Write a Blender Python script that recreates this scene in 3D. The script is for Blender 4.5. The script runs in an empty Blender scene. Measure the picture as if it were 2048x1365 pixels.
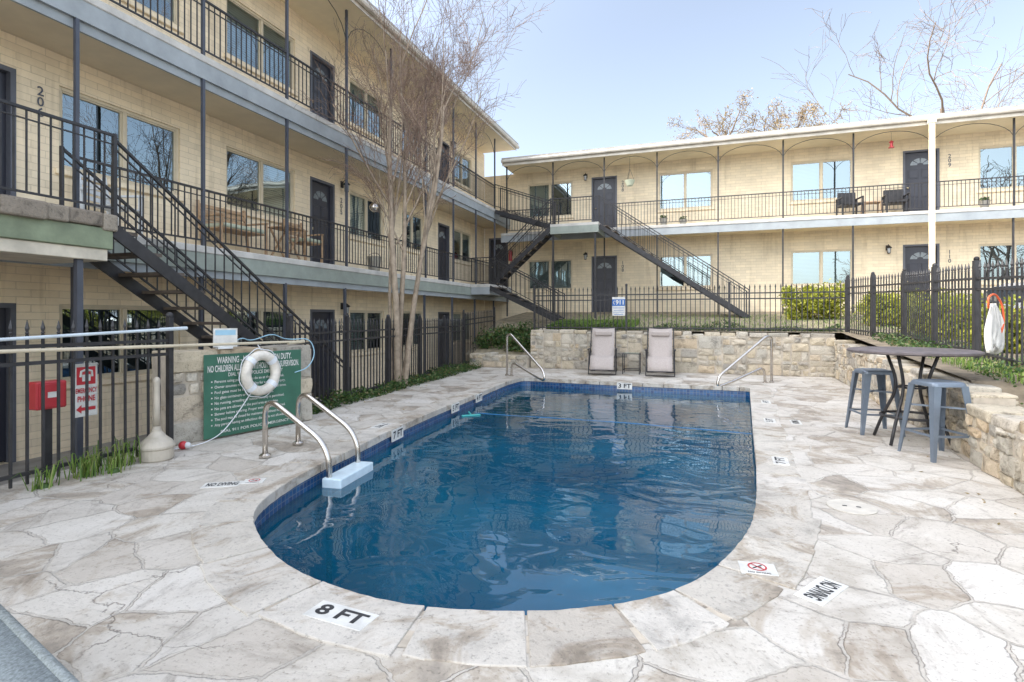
import bpy, bmesh, math, random
from mathutils import Vector, Matrix
R=random.Random(7)
sc=bpy.context.scene
TH=math.radians(19.13); S_,C_=math.sin(TH),math.cos(TH)
def sv(x,y): return (x*C_-y*S_, x*S_+y*C_)   # site survey frame -> building aligned frame
col=sc.collection

# ------------------------------------------------------------------ materials
def newmat(name):
    m=bpy.data.materials.new(name); m.use_nodes=True
    nt=m.node_tree; b=nt.nodes['Principled BSDF']; return m,nt,b
def N(nt,t,**k):
    n=nt.nodes.new(t)
    for a,v in k.items(): setattr(n,a,v)
    return n
def pos(nt): return N(nt,'ShaderNodeNewGeometry').outputs['Position']
def ramp(nt,fac,stops):
    r=N(nt,'ShaderNodeValToRGB'); e=r.color_ramp.elements
    while len(e)<len(stops): e.new(0.5)
    for i,(p,c) in enumerate(stops):
        e[i].position=p; e[i].color=(c[0],c[1],c[2],1) if hasattr(c,'__len__') else (c,c,c,1)
    nt.links.new(fac,r.inputs[0]); return r.outputs[0]
def noise(nt,vec,scale,detail=4,rough=.55,dist=0):
    n=N(nt,'ShaderNodeTexNoise'); n.inputs['Scale'].default_value=scale
    n.inputs['Detail'].default_value=min(detail,5); n.inputs['Roughness'].default_value=rough
    n.inputs['Distortion'].default_value=dist
    if vec is not None: nt.links.new(vec,n.inputs['Vector'])
    return n.outputs[0]
def mixc(nt,f,a,b,mode='MIX'):
    m=N(nt,'ShaderNodeMix',data_type='RGBA',blend_type=mode)
    for s,v in ((0,f),(6,a),(7,b)):
        if isinstance(v,(int,float)): m.inputs[s].default_value=v if s==0 else (v,v,v,1)
        elif isinstance(v,(tuple,list)): m.inputs[s].default_value=(v[0],v[1],v[2],1)
        else: nt.links.new(v,m.inputs[s])
    return m.outputs[2]
def math_(nt,op,a,b=0,c=None):
    m=N(nt,'ShaderNodeMath',operation=op)
    for i,v in enumerate((a,b,c)):
        if v is None: continue
        if isinstance(v,(int,float)): m.inputs[i].default_value=v
        else: nt.links.new(v,m.inputs[i])
    return m.outputs[0]
def bump(nt,b,h,strength=.3,dist=.02):
    n=N(nt,'ShaderNodeBump'); n.inputs['Strength'].default_value=strength
    n.inputs['Distance'].default_value=dist; nt.links.new(h,n.inputs['Height'])
    nt.links.new(n.outputs[0],b.inputs['Normal'])
def plain(name,c,rough=.5,metal=0,amt=.18,scale=6,bmp=.12,spec=.5):
    m,nt,b=newmat(name); v=pos(nt)
    n=noise(nt,v,scale,4,.6)
    lo=tuple(x*(1-amt) for x in c); hi=tuple(min(1,x*(1+amt)) for x in c)
    nt.links.new(ramp(nt,n,[(.3,lo),(.7,hi)]),b.inputs['Base Color'])
    b.inputs['Roughness'].default_value=rough; b.inputs['Metallic'].default_value=metal
    b.inputs['Specular IOR Level'].default_value=spec
    if bmp>=.1: bump(nt,b,noise(nt,v,scale*8,3),bmp,.01)
    return m
def brick_mat(name,c):
    m,nt,b=newmat(name); p=pos(nt)
    sx=N(nt,'ShaderNodeSeparateXYZ'); nt.links.new(p,sx.inputs[0])
    s=math_(nt,'ADD',sx.outputs[0],sx.outputs[1])
    cb=N(nt,'ShaderNodeCombineXYZ'); nt.links.new(s,cb.inputs[0]); nt.links.new(sx.outputs[2],cb.inputs[1])
    wob=noise(nt,p,5,2); wv=N(nt,'ShaderNodeVectorMath',operation='MULTIPLY_ADD')
    nt.links.new(wob,wv.inputs[0]); wv.inputs[1].default_value=(.006,.008,0); nt.links.new(cb.outputs[0],wv.inputs[2])
    br=N(nt,'ShaderNodeTexBrick'); nt.links.new(wv.outputs[0],br.inputs['Vector'])
    br.inputs['Scale'].default_value=1; br.inputs['Brick Width'].default_value=.33; br.inputs['Row Height'].default_value=.098
    br.inputs['Mortar Size'].default_value=.005; br.inputs['Mortar Smooth'].default_value=.7; br.inputs['Bias'].default_value=0
    br.inputs['Color1'].default_value=(*[x*1.05 for x in c],1); br.inputs['Color2'].default_value=(*[x*.93 for x in c],1)
    br.inputs['Mortar'].default_value=(*[x*.76 for x in c],1)
    dirt=ramp(nt,noise(nt,p,1.3,5,.65),[(.25,.84),(.6,1.04)])
    out=mixc(nt,1,br.outputs[0],dirt,'MULTIPLY')
    st=N(nt,'ShaderNodeMapping'); st.inputs['Scale'].default_value=(3.5,3.5,.35); nt.links.new(p,st.inputs[0])
    streak=ramp(nt,noise(nt,st.outputs[0],1.6,4,.6),[(.28,(.66,.62,.55)),(.46,(1,1,1))])
    out=mixc(nt,.5,out,streak,'MULTIPLY')
    nt.links.new(out,b.inputs['Base Color']); b.inputs['Roughness'].default_value=.72
    hh=math_(nt,'ADD',math_(nt,'MULTIPLY',br.outputs[1],-1.0),math_(nt,'MULTIPLY',noise(nt,p,22,3),.6))
    bump(nt,b,hh,.55,.013); return m
def flag_mat():
    m,nt,b=newmat('flagstone paving'); p=pos(nt)
    w=N(nt,'ShaderNodeTexNoise'); w.inputs['Scale'].default_value=2.6; w.inputs['Detail'].default_value=5; w.inputs['Roughness'].default_value=.6; nt.links.new(p,w.inputs['Vector'])
    wv=N(nt,'ShaderNodeVectorMath',operation='MULTIPLY_ADD'); nt.links.new(w.outputs[1],wv.inputs[0])
    wv.inputs[1].default_value=(.17,.17,0); nt.links.new(p,wv.inputs[2])
    mp=N(nt,'ShaderNodeMapping'); mp.inputs['Scale'].default_value=(1,1,0); mp.inputs['Rotation'].default_value=(0,0,.5); mp.inputs['Location'].default_value=(.3,.7,0); nt.links.new(wv.outputs[0],mp.inputs[0])
    def vor(f):
        v=N(nt,'ShaderNodeTexVoronoi',feature=f,voronoi_dimensions='2D'); v.inputs['Scale'].default_value=2.2; v.inputs['Randomness'].default_value=1
        nt.links.new(mp.outputs[0],v.inputs['Vector']); return v
    e=vor('DISTANCE_TO_EDGE').outputs['Distance']; f=vor('F1').outputs['Color']
    sp=N(nt,'ShaderNodeSeparateColor'); nt.links.new(f,sp.inputs[0])
    stone=ramp(nt,sp.outputs[0],[(0,(.47,.425,.365)),(.25,(.55,.51,.45)),(.5,(.585,.55,.49)),(.7,(.52,.48,.42)),(.85,(.56,.525,.47)),(1,(.62,.585,.53))])
    n1=noise(nt,p,2.2,5,.68,.4)
    stone=mixc(nt,.95,stone,ramp(nt,n1,[(.30,(.68,.65,.61)),(.46,(.95,.94,.925)),(.65,(1.07,1.07,1.07))]),'MULTIPLY')
    n2=noise(nt,p,1.7,5,.72,.8)
    n3=ramp(nt,math_(nt,'MULTIPLY',n2,math_(nt,'MULTIPLY_ADD',sp.outputs[1],.45,.62)),[(.44,(1,1,1)),(.52,(.70,.64,.57)),(.62,(.44,.40,.36))])
    stone=mixc(nt,.8,stone,n3,'MULTIPLY')
    vr=N(nt,'ShaderNodeVectorRotate',rotation_type='Z_AXIS'); nt.links.new(p,vr.inputs['Vector']); nt.links.new(math_(nt,'MULTIPLY',sp.outputs[2],3.1),vr.inputs['Angle'])
    mpv=N(nt,'ShaderNodeMapping'); mpv.inputs['Scale'].default_value=(1.0,3.2,1); nt.links.new(vr.outputs[0],mpv.inputs[0])
    ns=noise(nt,mpv.outputs[0],2.4,5,.72,.5)
    stone=mixc(nt,.7,stone,ramp(nt,ns,[(.32,(.58,.56,.545)),(.46,(1,1,1))]),'MULTIPLY')
    nf=noise(nt,p,42,4,.75)
    stone=mixc(nt,.7,stone,ramp(nt,nf,[(.34,(.50,.48,.46)),(.45,(1,1,1))]),'MULTIPLY')
    en=math_(nt,'ADD',e,math_(nt,'MULTIPLY',math_(nt,'SUBTRACT',noise(nt,p,10,5,.65),.5),.035))
    mort=ramp(nt,en,[(.013,1.0),(.021,0.0)])
    mc=mixc(nt,1,(.52,.475,.41),ramp(nt,n1,[(.3,.66),(.6,1.03)]),'MULTIPLY')
    mc=mixc(nt,.6,mc,ramp(nt,nf,[(.34,.6),(.5,1.0)]),'MULTIPLY')
    out=mixc(nt,mort,stone,mc)
    crackn=ramp(nt,noise(nt,p,1.6,3),[(.42,.2),(.56,1)])
    ring=ramp(nt,en,[(.012,0),(.0165,1),(.0225,0)])
    rc=math_(nt,'MULTIPLY',ring,crackn)
    out=mixc(nt,math_(nt,'MULTIPLY',rc,.8),out,(.12,.10,.085))
    v3=N(nt,'ShaderNodeTexVoronoi',feature='DISTANCE_TO_EDGE',voronoi_dimensions='2D'); v3.inputs['Scale'].default_value=.9
    wv2=N(nt,'ShaderNodeVectorMath',operation='MULTIPLY_ADD'); nt.links.new(w.outputs[1],wv2.inputs[0]); wv2.inputs[1].default_value=(.5,.5,0); nt.links.new(p,wv2.inputs[2]); nt.links.new(wv2.outputs[0],v3.inputs['Vector'])
    hc=math_(nt,'MULTIPLY',ramp(nt,v3.outputs['Distance'],[(.001,1),(.005,0)]),ramp(nt,noise(nt,p,.9,2),[(.53,0),(.58,1)]))
    out=mixc(nt,math_(nt,'MULTIPLY',hc,.7),out,(.12,.10,.085))
    nt.links.new(out,b.inputs['Base Color']); b.inputs['Roughness'].default_value=.8
    hh=math_(nt,'ADD',math_(nt,'MULTIPLY',ramp(nt,en,[(.010,0),(.030,1)]),.6),math_(nt,'MULTIPLY',ns,.8))
    hh=math_(nt,'SUBTRACT',hh,math_(nt,'MULTIPLY',math_(nt,'ADD',hc,rc),.6))
    hh=math_(nt,'ADD',hh,math_(nt,'MULTIPLY',nf,.3))
    bump(nt,b,hh,.65,.014); return m
def island_stone(name,stops,dark=.45,bs=.6,sc1=5,stain=0):
    m,nt,b=newmat(name); p=pos(nt)
    g=N(nt,'ShaderNodeNewGeometry'); c=ramp(nt,g.outputs['Random Per Island'],stops)
    n=noise(nt,p,sc1,5,.7,.5)
    c=mixc(nt,1,c,ramp(nt,n,[(.3,dark),(.47,.95),(.7,1.1)]),'MULTIPLY')
    if stain:
        c=mixc(nt,stain,c,ramp(nt,noise(nt,p,1.9,5,.72,1.),[(.50,(1,1,1)),(.58,(.70,.64,.57)),(.67,(.46,.41,.36))]),'MULTIPLY')
    nf=noise(nt,p,42,4,.75)
    c=mixc(nt,.7,c,ramp(nt,nf,[(.33,.48),(.45,1.0)]),'MULTIPLY')
    nt.links.new(c,b.inputs['Base Color']); b.inputs['Roughness'].default_value=.85
    bump(nt,b,math_(nt,'ADD',n,math_(nt,'MULTIPLY',nf,.4)),bs,.03); return m
def leaf_mat(name,stops):
    m,nt,b=newmat(name); g=N(nt,'ShaderNodeNewGeometry')
    rc=ramp(nt,g.outputs['Random Per Island'],stops)
    nt.links.new(rc,b.inputs['Base Color']); b.inputs['Roughness'].default_value=.55
    tr=N(nt,'ShaderNodeBsdfTranslucent'); nt.links.new(rc,tr.inputs[0])
    mx=N(nt,'ShaderNodeMixShader'); mx.inputs[0].default_value=.3
    nt.links.new(b.outputs[0],mx.inputs[1]); nt.links.new(tr.outputs[0],mx.inputs[2])
    nt.links.new(mx.outputs[0],nt.nodes['Material Output'].inputs[0]); return m
def glass_mat(name,base=.12,tint=(.58,.66,.67)):
    m,nt,b=newmat(name); nt.nodes.remove(b)
    t=N(nt,'ShaderNodeBsdfTransparent'); t.inputs[0].default_value=(*tint,1)
    g=N(nt,'ShaderNodeBsdfGlossy'); g.inputs['Roughness'].default_value=.01; g.inputs[0].default_value=(.70,.84,.90,1)
    bp=N(nt,'ShaderNodeBump'); bp.inputs['Strength'].default_value=.05; bp.inputs['Distance'].default_value=.05
    nt.links.new(noise(nt,pos(nt),1.6,1),bp.inputs['Height']); nt.links.new(bp.outputs[0],g.inputs['Normal'])
    f=N(nt,'ShaderNodeFresnel'); f.inputs[0].default_value=1.5
    mx=N(nt,'ShaderNodeMixShader'); nt.links.new(math_(nt,'MULTIPLY_ADD',f.outputs[0],1.1,base),mx.inputs[0])
    nt.links.new(t.outputs[0],mx.inputs[1]); nt.links.new(g.outputs[0],mx.inputs[2])
    nt.links.new(mx.outputs[0],nt.nodes['Material Output'].inputs[0]); return m
def water_mat():
    m,nt,b=newmat('pool water'); nt.nodes.remove(b); p=pos(nt)
    mp=N(nt,'ShaderNodeMapping'); mp.inputs['Scale'].default_value=(1,1.5,1); mp.inputs['Rotation'].default_value=(0,0,.35); nt.links.new(p,mp.inputs[0])
    h=math_(nt,'ADD',noise(nt,mp.outputs[0],1.3,2,.4,1.5),math_(nt,'MULTIPLY',noise(nt,mp.outputs[0],5.5,2,.5,.6),.07))
    bp=N(nt,'ShaderNodeBump'); bp.inputs['Strength'].default_value=.22; bp.inputs['Distance'].default_value=.05; nt.links.new(h,bp.inputs['Height'])
    t=N(nt,'ShaderNodeBsdfTransparent'); t.inputs[0].default_value=(.06,.55,.78,1)
    d=N(nt,'ShaderNodeBsdfDiffuse'); nt.links.new(ramp(nt,noise(nt,p,.6,3),[(.35,(.002,.075,.135)),(.65,(.004,.155,.25))]),d.inputs[0])
    m1=N(nt,'ShaderNodeMixShader'); m1.inputs[0].default_value=.55
    nt.links.new(t.outputs[0],m1.inputs[1]); nt.links.new(d.outputs[0],m1.inputs[2])
    g=N(nt,'ShaderNodeBsdfGlossy'); g.inputs['Roughness'].default_value=.006; nt.links.new(bp.outputs[0],g.inputs['Normal'])
    f=N(nt,'ShaderNodeFresnel'); f.inputs[0].default_value=1.45; nt.links.new(bp.outputs[0],f.inputs['Normal'])
    mx=N(nt,'ShaderNodeMixShader'); nt.links.new(math_(nt,'MULTIPLY_ADD',f.outputs[0],1.30,.03),mx.inputs[0])
    nt.links.new(m1.outputs[0],mx.inputs[1]); nt.links.new(g.outputs[0],mx.inputs[2])
    nt.links.new(mx.outputs[0],nt.nodes['Material Output'].inputs[0]); return m
def blind_mat():
    m,nt,b=newmat('window blind'); p=pos(nt); sx=N(nt,'ShaderNodeSeparateXYZ'); nt.links.new(p,sx.inputs[0])
    fr=math_(nt,'FRACT',math_(nt,'MULTIPLY',sx.outputs[2],22))
    nt.links.new(ramp(nt,fr,[(0,(.16,.16,.15)),(.25,(.52,.52,.48)),(.8,(.45,.45,.41)),(1,(.15,.15,.13))]),b.inputs['Base Color']); b.inputs['Roughness'].default_value=.6; return m
def tile_mat():
    m,nt,b=newmat('blue mosaic tile'); p=pos(nt); sx=N(nt,'ShaderNodeSeparateXYZ'); nt.links.new(p,sx.inputs[0])
    cb=N(nt,'ShaderNodeCombineXYZ'); nt.links.new(math_(nt,'ADD',math_(nt,'MULTIPLY',sx.outputs[0],.8),sx.outputs[1]),cb.inputs[0]); nt.links.new(sx.outputs[2],cb.inputs[1])
    br=N(nt,'ShaderNodeTexBrick',offset=0); nt.links.new(cb.outputs[0],br.inputs[0]); br.inputs['Scale'].default_value=1
    br.inputs['Brick Width'].default_value=.05; br.inputs['Row Height'].default_value=.05; br.inputs['Mortar Size'].default_value=.003; br.inputs['Bias'].default_value=0
    br.inputs['Color1'].default_value=(.010,.042,.14,1); br.inputs['Color2'].default_value=(.025,.10,.24,1); br.inputs['Mortar'].default_value=(.12,.16,.21,1)
    nt.links.new(br.outputs[0],b.inputs['Base Color']); b.inputs['Roughness'].default_value=.2; return m

M={}
M['brick']=brick_mat('cream painted brick',(.88,.735,.52))
M['brick2']=brick_mat('beige painted brick',(.79,.67,.48))
M['flag']=flag_mat()
M['coping']=island_stone('coping limestone',[(0,(.45,.405,.345)),(.3,(.545,.505,.44)),(.6,(.49,.45,.39)),(.8,(.575,.535,.475)),(1,(.53,.49,.43))],.64,.5,3.2,.85)
M['rubble']=island_stone('rubble limestone',[(0,(.29,.27,.235)),(.2,(.52,.46,.37)),(.4,(.56,.47,.33)),(.6,(.41,.38,.32)),(.8,(.60,.54,.44)),(1,(.50,.39,.26))],.38,.9)
M['mortar']=plain('wall mortar',(.47,.41,.33),.9,0,.25,5,.3)
M['green']=plain('weathered green paint',(.20,.235,.15),.6,0,.3,4)
M['greenf']=plain('grey green fascia paint',(.27,.30,.26),.6,0,.15,3)
M['greenl']=plain('grey painted fascia',(.31,.335,.345),.6,0,.14,3)
M['conc']=plain('balcony concrete edge',(.50,.48,.44),.85,0,.2,3,.3)
M['moss']=island_stone('lichen stained concrete',[(0,(.25,.21,.165)),(1,(.33,.285,.225))],.18,.9)
M['white']=plain('peeling white paint',(.60,.54,.43),.6,0,.2,4)
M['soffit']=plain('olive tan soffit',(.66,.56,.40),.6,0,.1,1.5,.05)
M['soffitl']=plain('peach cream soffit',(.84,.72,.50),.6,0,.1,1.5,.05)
M['roof']=plain('roof membrane',(.35,.33,.3),.9)
M['gutter']=plain('painted gutter',(.52,.48,.41),.5,0,.2,3,.05)
M['iron']=plain('black wrought iron',(.026,.025,.027),.5,0,.4,9,.05)
M['tread']=plain('worn steel and timber treads',(.13,.105,.085),.7,0,.45,7,.2)
M['slate']=plain('slate blue paint',(.060,.067,.087),.4,0,.15,5,.05)
M['door']=plain('charcoal door paint',(.030,.031,.043),.35,0,.1,5,.05)
M['frame']=plain('tan window frame',(.62,.53,.38),.5,0,.08,5,.03)
M['frameg']=plain('grey door surround',(.10,.105,.125),.5,0,.1,5,.03)
M['glass']=glass_mat('window glass',.24)
M['fan']=plain('frosted fanlight glass',(.20,.23,.25),.15,0,.2,20,.02)
M['lens']=plain('pale lamp lens',(.45,.47,.48),.15,0,.2,20,.02)
M['blind']=blind_mat()
M['dark']=plain('dark room',(.045,.052,.055),.8,0,.4,1.5,0)
M['brass']=plain('satin brass',(.6,.5,.32),.3,1,.05,5,0)
M['steel']=plain('brushed steel',(.60,.56,.51),.22,1,.1,10,.03)
M['gun']=plain('gunmetal paint',(.165,.20,.245),.35,.3,.12,6,.03)
M['tabletop']=plain('weathered table top',(.12,.10,.10),.5,0,.3,8,.1)
M['taupe']=plain('taupe mesh sling',(.40,.345,.31),.8,0,.1,40,.1)
M['beige']=plain('beige plastic',(.42,.375,.305),.5,0,.18,5,.03)
M['lid']=plain('worn cream plastic lid',(.55,.51,.44),.6,0,.15,9,.03)
M['red']=plain('red enamel',(.46,.03,.04),.35,0,.12,5,.02)
M['signw']=plain('white sign face',(.62,.61,.57),.5,0,.18,9,.02)
M['signg']=plain('faded green sign face',(.035,.125,.08),.45,0,.22,3,.02)
M['signb']=plain('blue sign print',(.02,.12,.38),.4,0,.05,5,0)
M['black']=plain('black print',(.03,.03,.032),.6,0,.5,14,0)
M['wplast']=plain('white plastic',(.70,.72,.73),.35,0,.08,6,.02)
M['step']=plain('pale blue white plastic step',(.56,.68,.74),.35,0,.1,9,.02)
M['ring']=plain('scuffed white life ring',(.66,.61,.53),.45,0,.2,9,.05)
M['rope']=plain('white rope',(.7,.72,.74),.8,0,.1,40,.2)
M['blue']=plain('blue hose',(.02,.15,.34),.5,0,.1,5,.02)
M['cord']=plain('light blue cord',(.30,.50,.62),.6,0,.1,5,.02)
M['teal']=plain('teal plastic',(.04,.30,.29),.4,0,.1,5,.02)
M['tile']=tile_mat()
M['plaster']=plain('pool plaster',(.12,.46,.62),.7,0,.2,2,.05)
M['water']=water_mat()
M['bark']=plain('grey tan smooth bark',(.33,.26,.19),.8,0,.35,7,.3)
M['twig']=plain('brown twigs',(.20,.135,.10),.85,0,.2,7,.05)
M['bark2']=plain('grey brown bark',(.19,.145,.11),.9,0,.25,4,.05)
M['lbush']=leaf_mat('shrub leaves',[(0,(.16,.19,.02)),(.4,(.30,.32,.03)),(.75,(.45,.44,.05)),(1,(.10,.15,.02))])
M['livy']=leaf_mat('ivy leaves',[(0,(.025,.06,.012)),(.45,(.05,.11,.025)),(.8,(.10,.16,.035)),(1,(.22,.16,.08))])
M['lgrass']=leaf_mat('grass blades',[(0,(.07,.14,.02)),(.6,(.16,.28,.04)),(1,(.28,.30,.10))])
M['loak']=leaf_mat('dry oak leaves',[(0,(.24,.16,.06)),(.5,(.38,.27,.10)),(1,(.20,.16,.06))])
M['lawn']=plain('leaf littered ground',(.25,.21,.14),.95,0,.4,5,.5)
M['soil']=plain('garden soil',(.20,.16,.11),.95,0,.4,4,.5)
M['asphalt']=plain('asphalt drive',(.20,.19,.18),.9,0,.2,3,.3)
M['walk']=plain('concrete walk',(.33,.31,.28),.9,0,.2,3,.3)
M['carp']=plain('silver car paint',(.50,.51,.53),.25,.5,.03,2,0)
M['carg']=plain('car glass',(.02,.025,.03),.05,0,.05,2,0)
M['rubber']=plain('tyre rubber',(.025,.025,.025),.8,0,.1,8,.05)
M['orange']=plain('red orange plastic',(.72,.12,.04),.4,0,.1,5,.02)
M['towel']=plain('white towel',(.68,.66,.62),.9,0,.1,9,.2)
M['wood']=plain('weathered teak',(.44,.29,.17),.7,0,.3,9,.2)
M['cush']=plain('pale green cushion',(.50,.53,.40),.9,0,.1,9,.1)
M['sling']=plain('grey green woven fabric',(.25,.28,.28),.8,0,.4,110,.4)
M['pot']=plain('galvanised metal',(.4,.38,.33),.4,.6,.2,7,.05)
M['polew']=plain('pale blue painted pole',(.56,.63,.67),.4,0,.15,4,.02)
M['poley']=plain('aged fibreglass pole',(.60,.52,.38),.5,0,.15,4,.02)

# ------------------------------------------------------------------ mesh builder
class MB:
    def __init__(s,F=None): s.v=[];s.f=[];s.m=[];s.F=F;s.cur=0
    def add(s,vs,fs):
        o=len(s.v)
        s.v+=[tuple(s.F(*p)) if s.F else tuple(p) for p in vs]
        s.f+=[tuple(i+o for i in f) for f in fs]; s.m+=[s.cur]*len(fs)
    def box(s,x0,x1,y0,y1,z0,z1):
        s.add([(x0,y0,z0),(x1,y0,z0),(x1,y1,z0),(x0,y1,z0),(x0,y0,z1),(x1,y0,z1),(x1,y1,z1),(x0,y1,z1)],
              [(0,3,2,1),(4,5,6,7),(0,1,5,4),(1,2,6,5),(2,3,7,6),(3,0,4,7)])
    def beam(s,p0,p1,w,h,up=(0,0,1)):
        p0=Vector(p0);p1=Vector(p1); d=(p1-p0).normalized(); u=Vector(up)
        if abs(d.dot(u))>.98: u=Vector((0,1,0))
        sd=d.cross(u).normalized()*w/2; uu=sd.cross(d).normalized()*h/2
        s.add([p0-sd-uu,p0+sd-uu,p0+sd+uu,p0-sd+uu,p1-sd-uu,p1+sd-uu,p1+sd+uu,p1-sd+uu],
              [(0,3,2,1),(4,5,6,7),(0,1,5,4),(1,2,6,5),(2,3,7,6),(3,0,4,7)])
    def tube(s,pts,r,n=8,closed=False,caps=True):
        P=[Vector(p) for p in pts]; k=len(P); rr=r if hasattr(r,'__len__') else [r]*k
        vs=[];prev=None
        for i in range(k):
            if closed: t=P[(i+1)%k]-P[i-1]
            else: t=P[min(i+1,k-1)]-P[max(i-1,0)]
            t=t.normalized() if t.length>1e-9 else Vector((0,0,1))
            if prev is None:
                a=Vector((0,0,1)) if abs(t.z)<.9 else Vector((1,0,0)); prev=(a-t*a.dot(t)).normalized()
            else:
                prev=(prev-t*prev.dot(t)); prev=prev.normalized() if prev.length>1e-6 else Vector((1,0,0))
            b=t.cross(prev)
            for j in range(n):
                an=2*math.pi*j/n; vs.append(P[i]+(prev*math.cos(an)+b*math.sin(an))*rr[i])
        fs=[]
        for i in range(k if closed else k-1):
            i2=(i+1)%k
            for j in range(n):
                j2=(j+1)%n; fs.append((i*n+j,i*n+j2,i2*n+j2,i2*n+j))
        if caps and not closed: fs.append(tuple(range(n))[::-1]); fs.append(tuple((k-1)*n+j for j in range(n)))
        s.add(vs,fs)
    def cyl(s,p0,p1,r0,r1=None,n=12): s.tube([p0,p1],[r0,r0 if r1 is None else r1],n)
    def lathe(s,prof,c=(0,0,0),n=24):
        vs=[];fs=[];k=len(prof)
        for r,z in prof:
            for j in range(n):
                a=2*math.pi*j/n; vs.append((c[0]+max(r,1e-4)*math.cos(a),c[1]+max(r,1e-4)*math.sin(a),c[2]+z))
        for i in range(k-1):
            for j in range(n):
                j2=(j+1)%n; fs.append((i*n+j,i*n+j2,(i+1)*n+j2,(i+1)*n+j))
        fs.append(tuple(range(n))[::-1]); fs.append(tuple((k-1)*n+j for j in range(n)))
        s.add(vs,fs)
    def sphere(s,c,r,n=14,sz=1):
        s.lathe([(r*math.sin(math.pi*i/8),-r*sz*math.cos(math.pi*i/8)) for i in range(9)],c,n)
    def quad(s,a,b,c,d): s.add([a,b,c,d],[(0,1,2,3)])
    def text(s,t,size,M4,fitw=None,bold=.012):
        vs,fs=get_text(t,bold)
        xs=[v[0] for v in vs]; w=max(xs)-min(xs); sx=size
        if fitw: sx=fitw/w
        s.add([M4@Vector((v[0]*sx,v[1]*size,0)) for v in vs],fs)
    def obj(s,name,mats,par=None,local=False,smooth=False,bevel=0,normals=True,bseg=1,**props):
        me=bpy.data.meshes.new(name); me.from_pydata(s.v,[],s.f)
        if not isinstance(mats,(list,tuple)): mats=[mats]
        for m in mats: me.materials.append(M[m] if isinstance(m,str) else m)
        if len(mats)>1: me.polygons.foreach_set('material_index',s.m)
        if normals:
            bm=bmesh.new(); bm.from_mesh(me); bmesh.ops.recalc_face_normals(bm,faces=bm.faces); bm.to_mesh(me); bm.free()
        if smooth: me.shade_smooth()
        me.update()
        o=bpy.data.objects.new(name,me); col.objects.link(o)
        if bevel:
            b=o.modifiers.new('bevel','BEVEL'); b.width=bevel; b.segments=bseg; b.limit_method='ANGLE'
        if par is not None:
            o.parent=par
            if par.type=='EMPTY' and not local: o.matrix_parent_inverse=(Matrix.Translation(par.location)@Matrix.Rotation(par.rotation_euler[2],4,'Z')).inverted()
        for k,v in props.items(): o[k]=v
        return o
_tc={}
def get_text(t,bold=.012):
    k=(t,bold)
    if k in _tc: return _tc[k]
    cu=bpy.data.curves.new('t','FONT'); cu.body=t; cu.size=1; cu.align_x='CENTER'; cu.align_y='CENTER'; cu.offset=bold; cu.resolution_u=3
    o=bpy.data.objects.new('t',cu); col.objects.link(o); bpy.context.view_layer.update()
    me=bpy.data.meshes.new_from_object(o.evaluated_get(bpy.context.evaluated_depsgraph_get()))
    r=([tuple(v.co) for v in me.vertices],[tuple(p.vertices) for p in me.polygons])
    bpy.data.objects.remove(o); bpy.data.meshes.remove(me); bpy.data.curves.remove(cu); _tc[k]=r; return r
RULES=["Persons using pool facilities do so at their own risk.","Owner assumes no responsibility for accident or injury.",
 "Pool gates must be kept closed and latched at all times.","No glass containers or food in the pool area.",
 "No running, wrestling or boisterous play is permitted.","No pets are allowed in the pool area at any time.",
 "Shower before entering. Proper swim attire is required.","The pool may be closed for maintenance without notice.",
 "Any person having an infectious disease is not allowed."]
for t in ["8 FT","7 FT","5 FT","4 FT","3 FT","NO DIVING","2","0","6","5","8","9","1"]+RULES: get_text(t)
def thing(name,label,cat,loc=(0,0,0),rot=0,group=None):
    e=bpy.data.objects.new(name,None); e.empty_display_size=.2; e.location=loc; e.rotation_euler=(0,0,rot); col.objects.link(e)
    e['label']=label; e['category']=cat
    if group: e['group']=group
    return e
def clone(root,loc,rot=None,label=None):
    n=root.copy(); n.location=loc
    if rot is not None: n.rotation_euler=(0,0,rot)
    if label: n['label']=label
    col.objects.link(n)
    def rec(src,dst):
        for c in list(src.children):
            k=c.copy(); k.parent=dst; k.matrix_parent_inverse=c.matrix_parent_inverse.copy(); col.objects.link(k); rec(c,k)
    rec(root,n); return n

# ------------------------------------------------------------------ reusable pieces
def railing(mb,p0,p1,h=.86,sp=.105,bar=.014):
    p0=Vector(p0);p1=Vector(p1); L=math.hypot(p1.x-p0.x,p1.y-p0.y); n=max(1,round(L/sp))
    up=Vector((0,0,1))
    mb.beam(p0+up*h,p1+up*h,.035,.028); mb.beam(p0+up*.09,p1+up*.09,.022,.022)
    mb.beam(p0+up*(h-.1),p1+up*(h-.1),.02,.012)
    for i in range(n+1):
        q=p0.lerp(p1,i/n); mb.beam(q+up*.09,q+up*h,bar,bar)
def fence_panel(mb,p0,p1,h=1.25,sp=.115,bar=.018):
    p0=Vector(p0);p1=Vector(p1); L=(p1-p0).length; n=max(1,round(L/sp)); up=Vector((0,0,1))
    for z in (.12,h-.16,h-.30): mb.beam(p0+up*z,p1+up*z,.03,.03)
    for i in range(1,n):
        q=p0.lerp(p1,i/n); j=Vector((R.uniform(-.004,.004),R.uniform(-.004,.004),R.uniform(-.006,.006))); mb.beam(q+up*.03,q+up*(h-.06)+j,bar,bar)
        a=q+up*(h-.06)+j; mb.tube([a,a+up*.012,a+up*.022,a+up*.05,a+up*.12],[.009,.017,.010,.018,.002],4)
def fpost(q0,h,posth,psize,r):
    mb=MB(); mb.box(q0.x-psize/2,q0.x+psize/2,q0.y-psize/2,q0.y+psize/2,q0.z-.1,q0.z+h+posth); mb.sphere((q0.x,q0.y,q0.z+h+posth+.02),.035,8); mb.obj('fence_post','iron',r)
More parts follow.
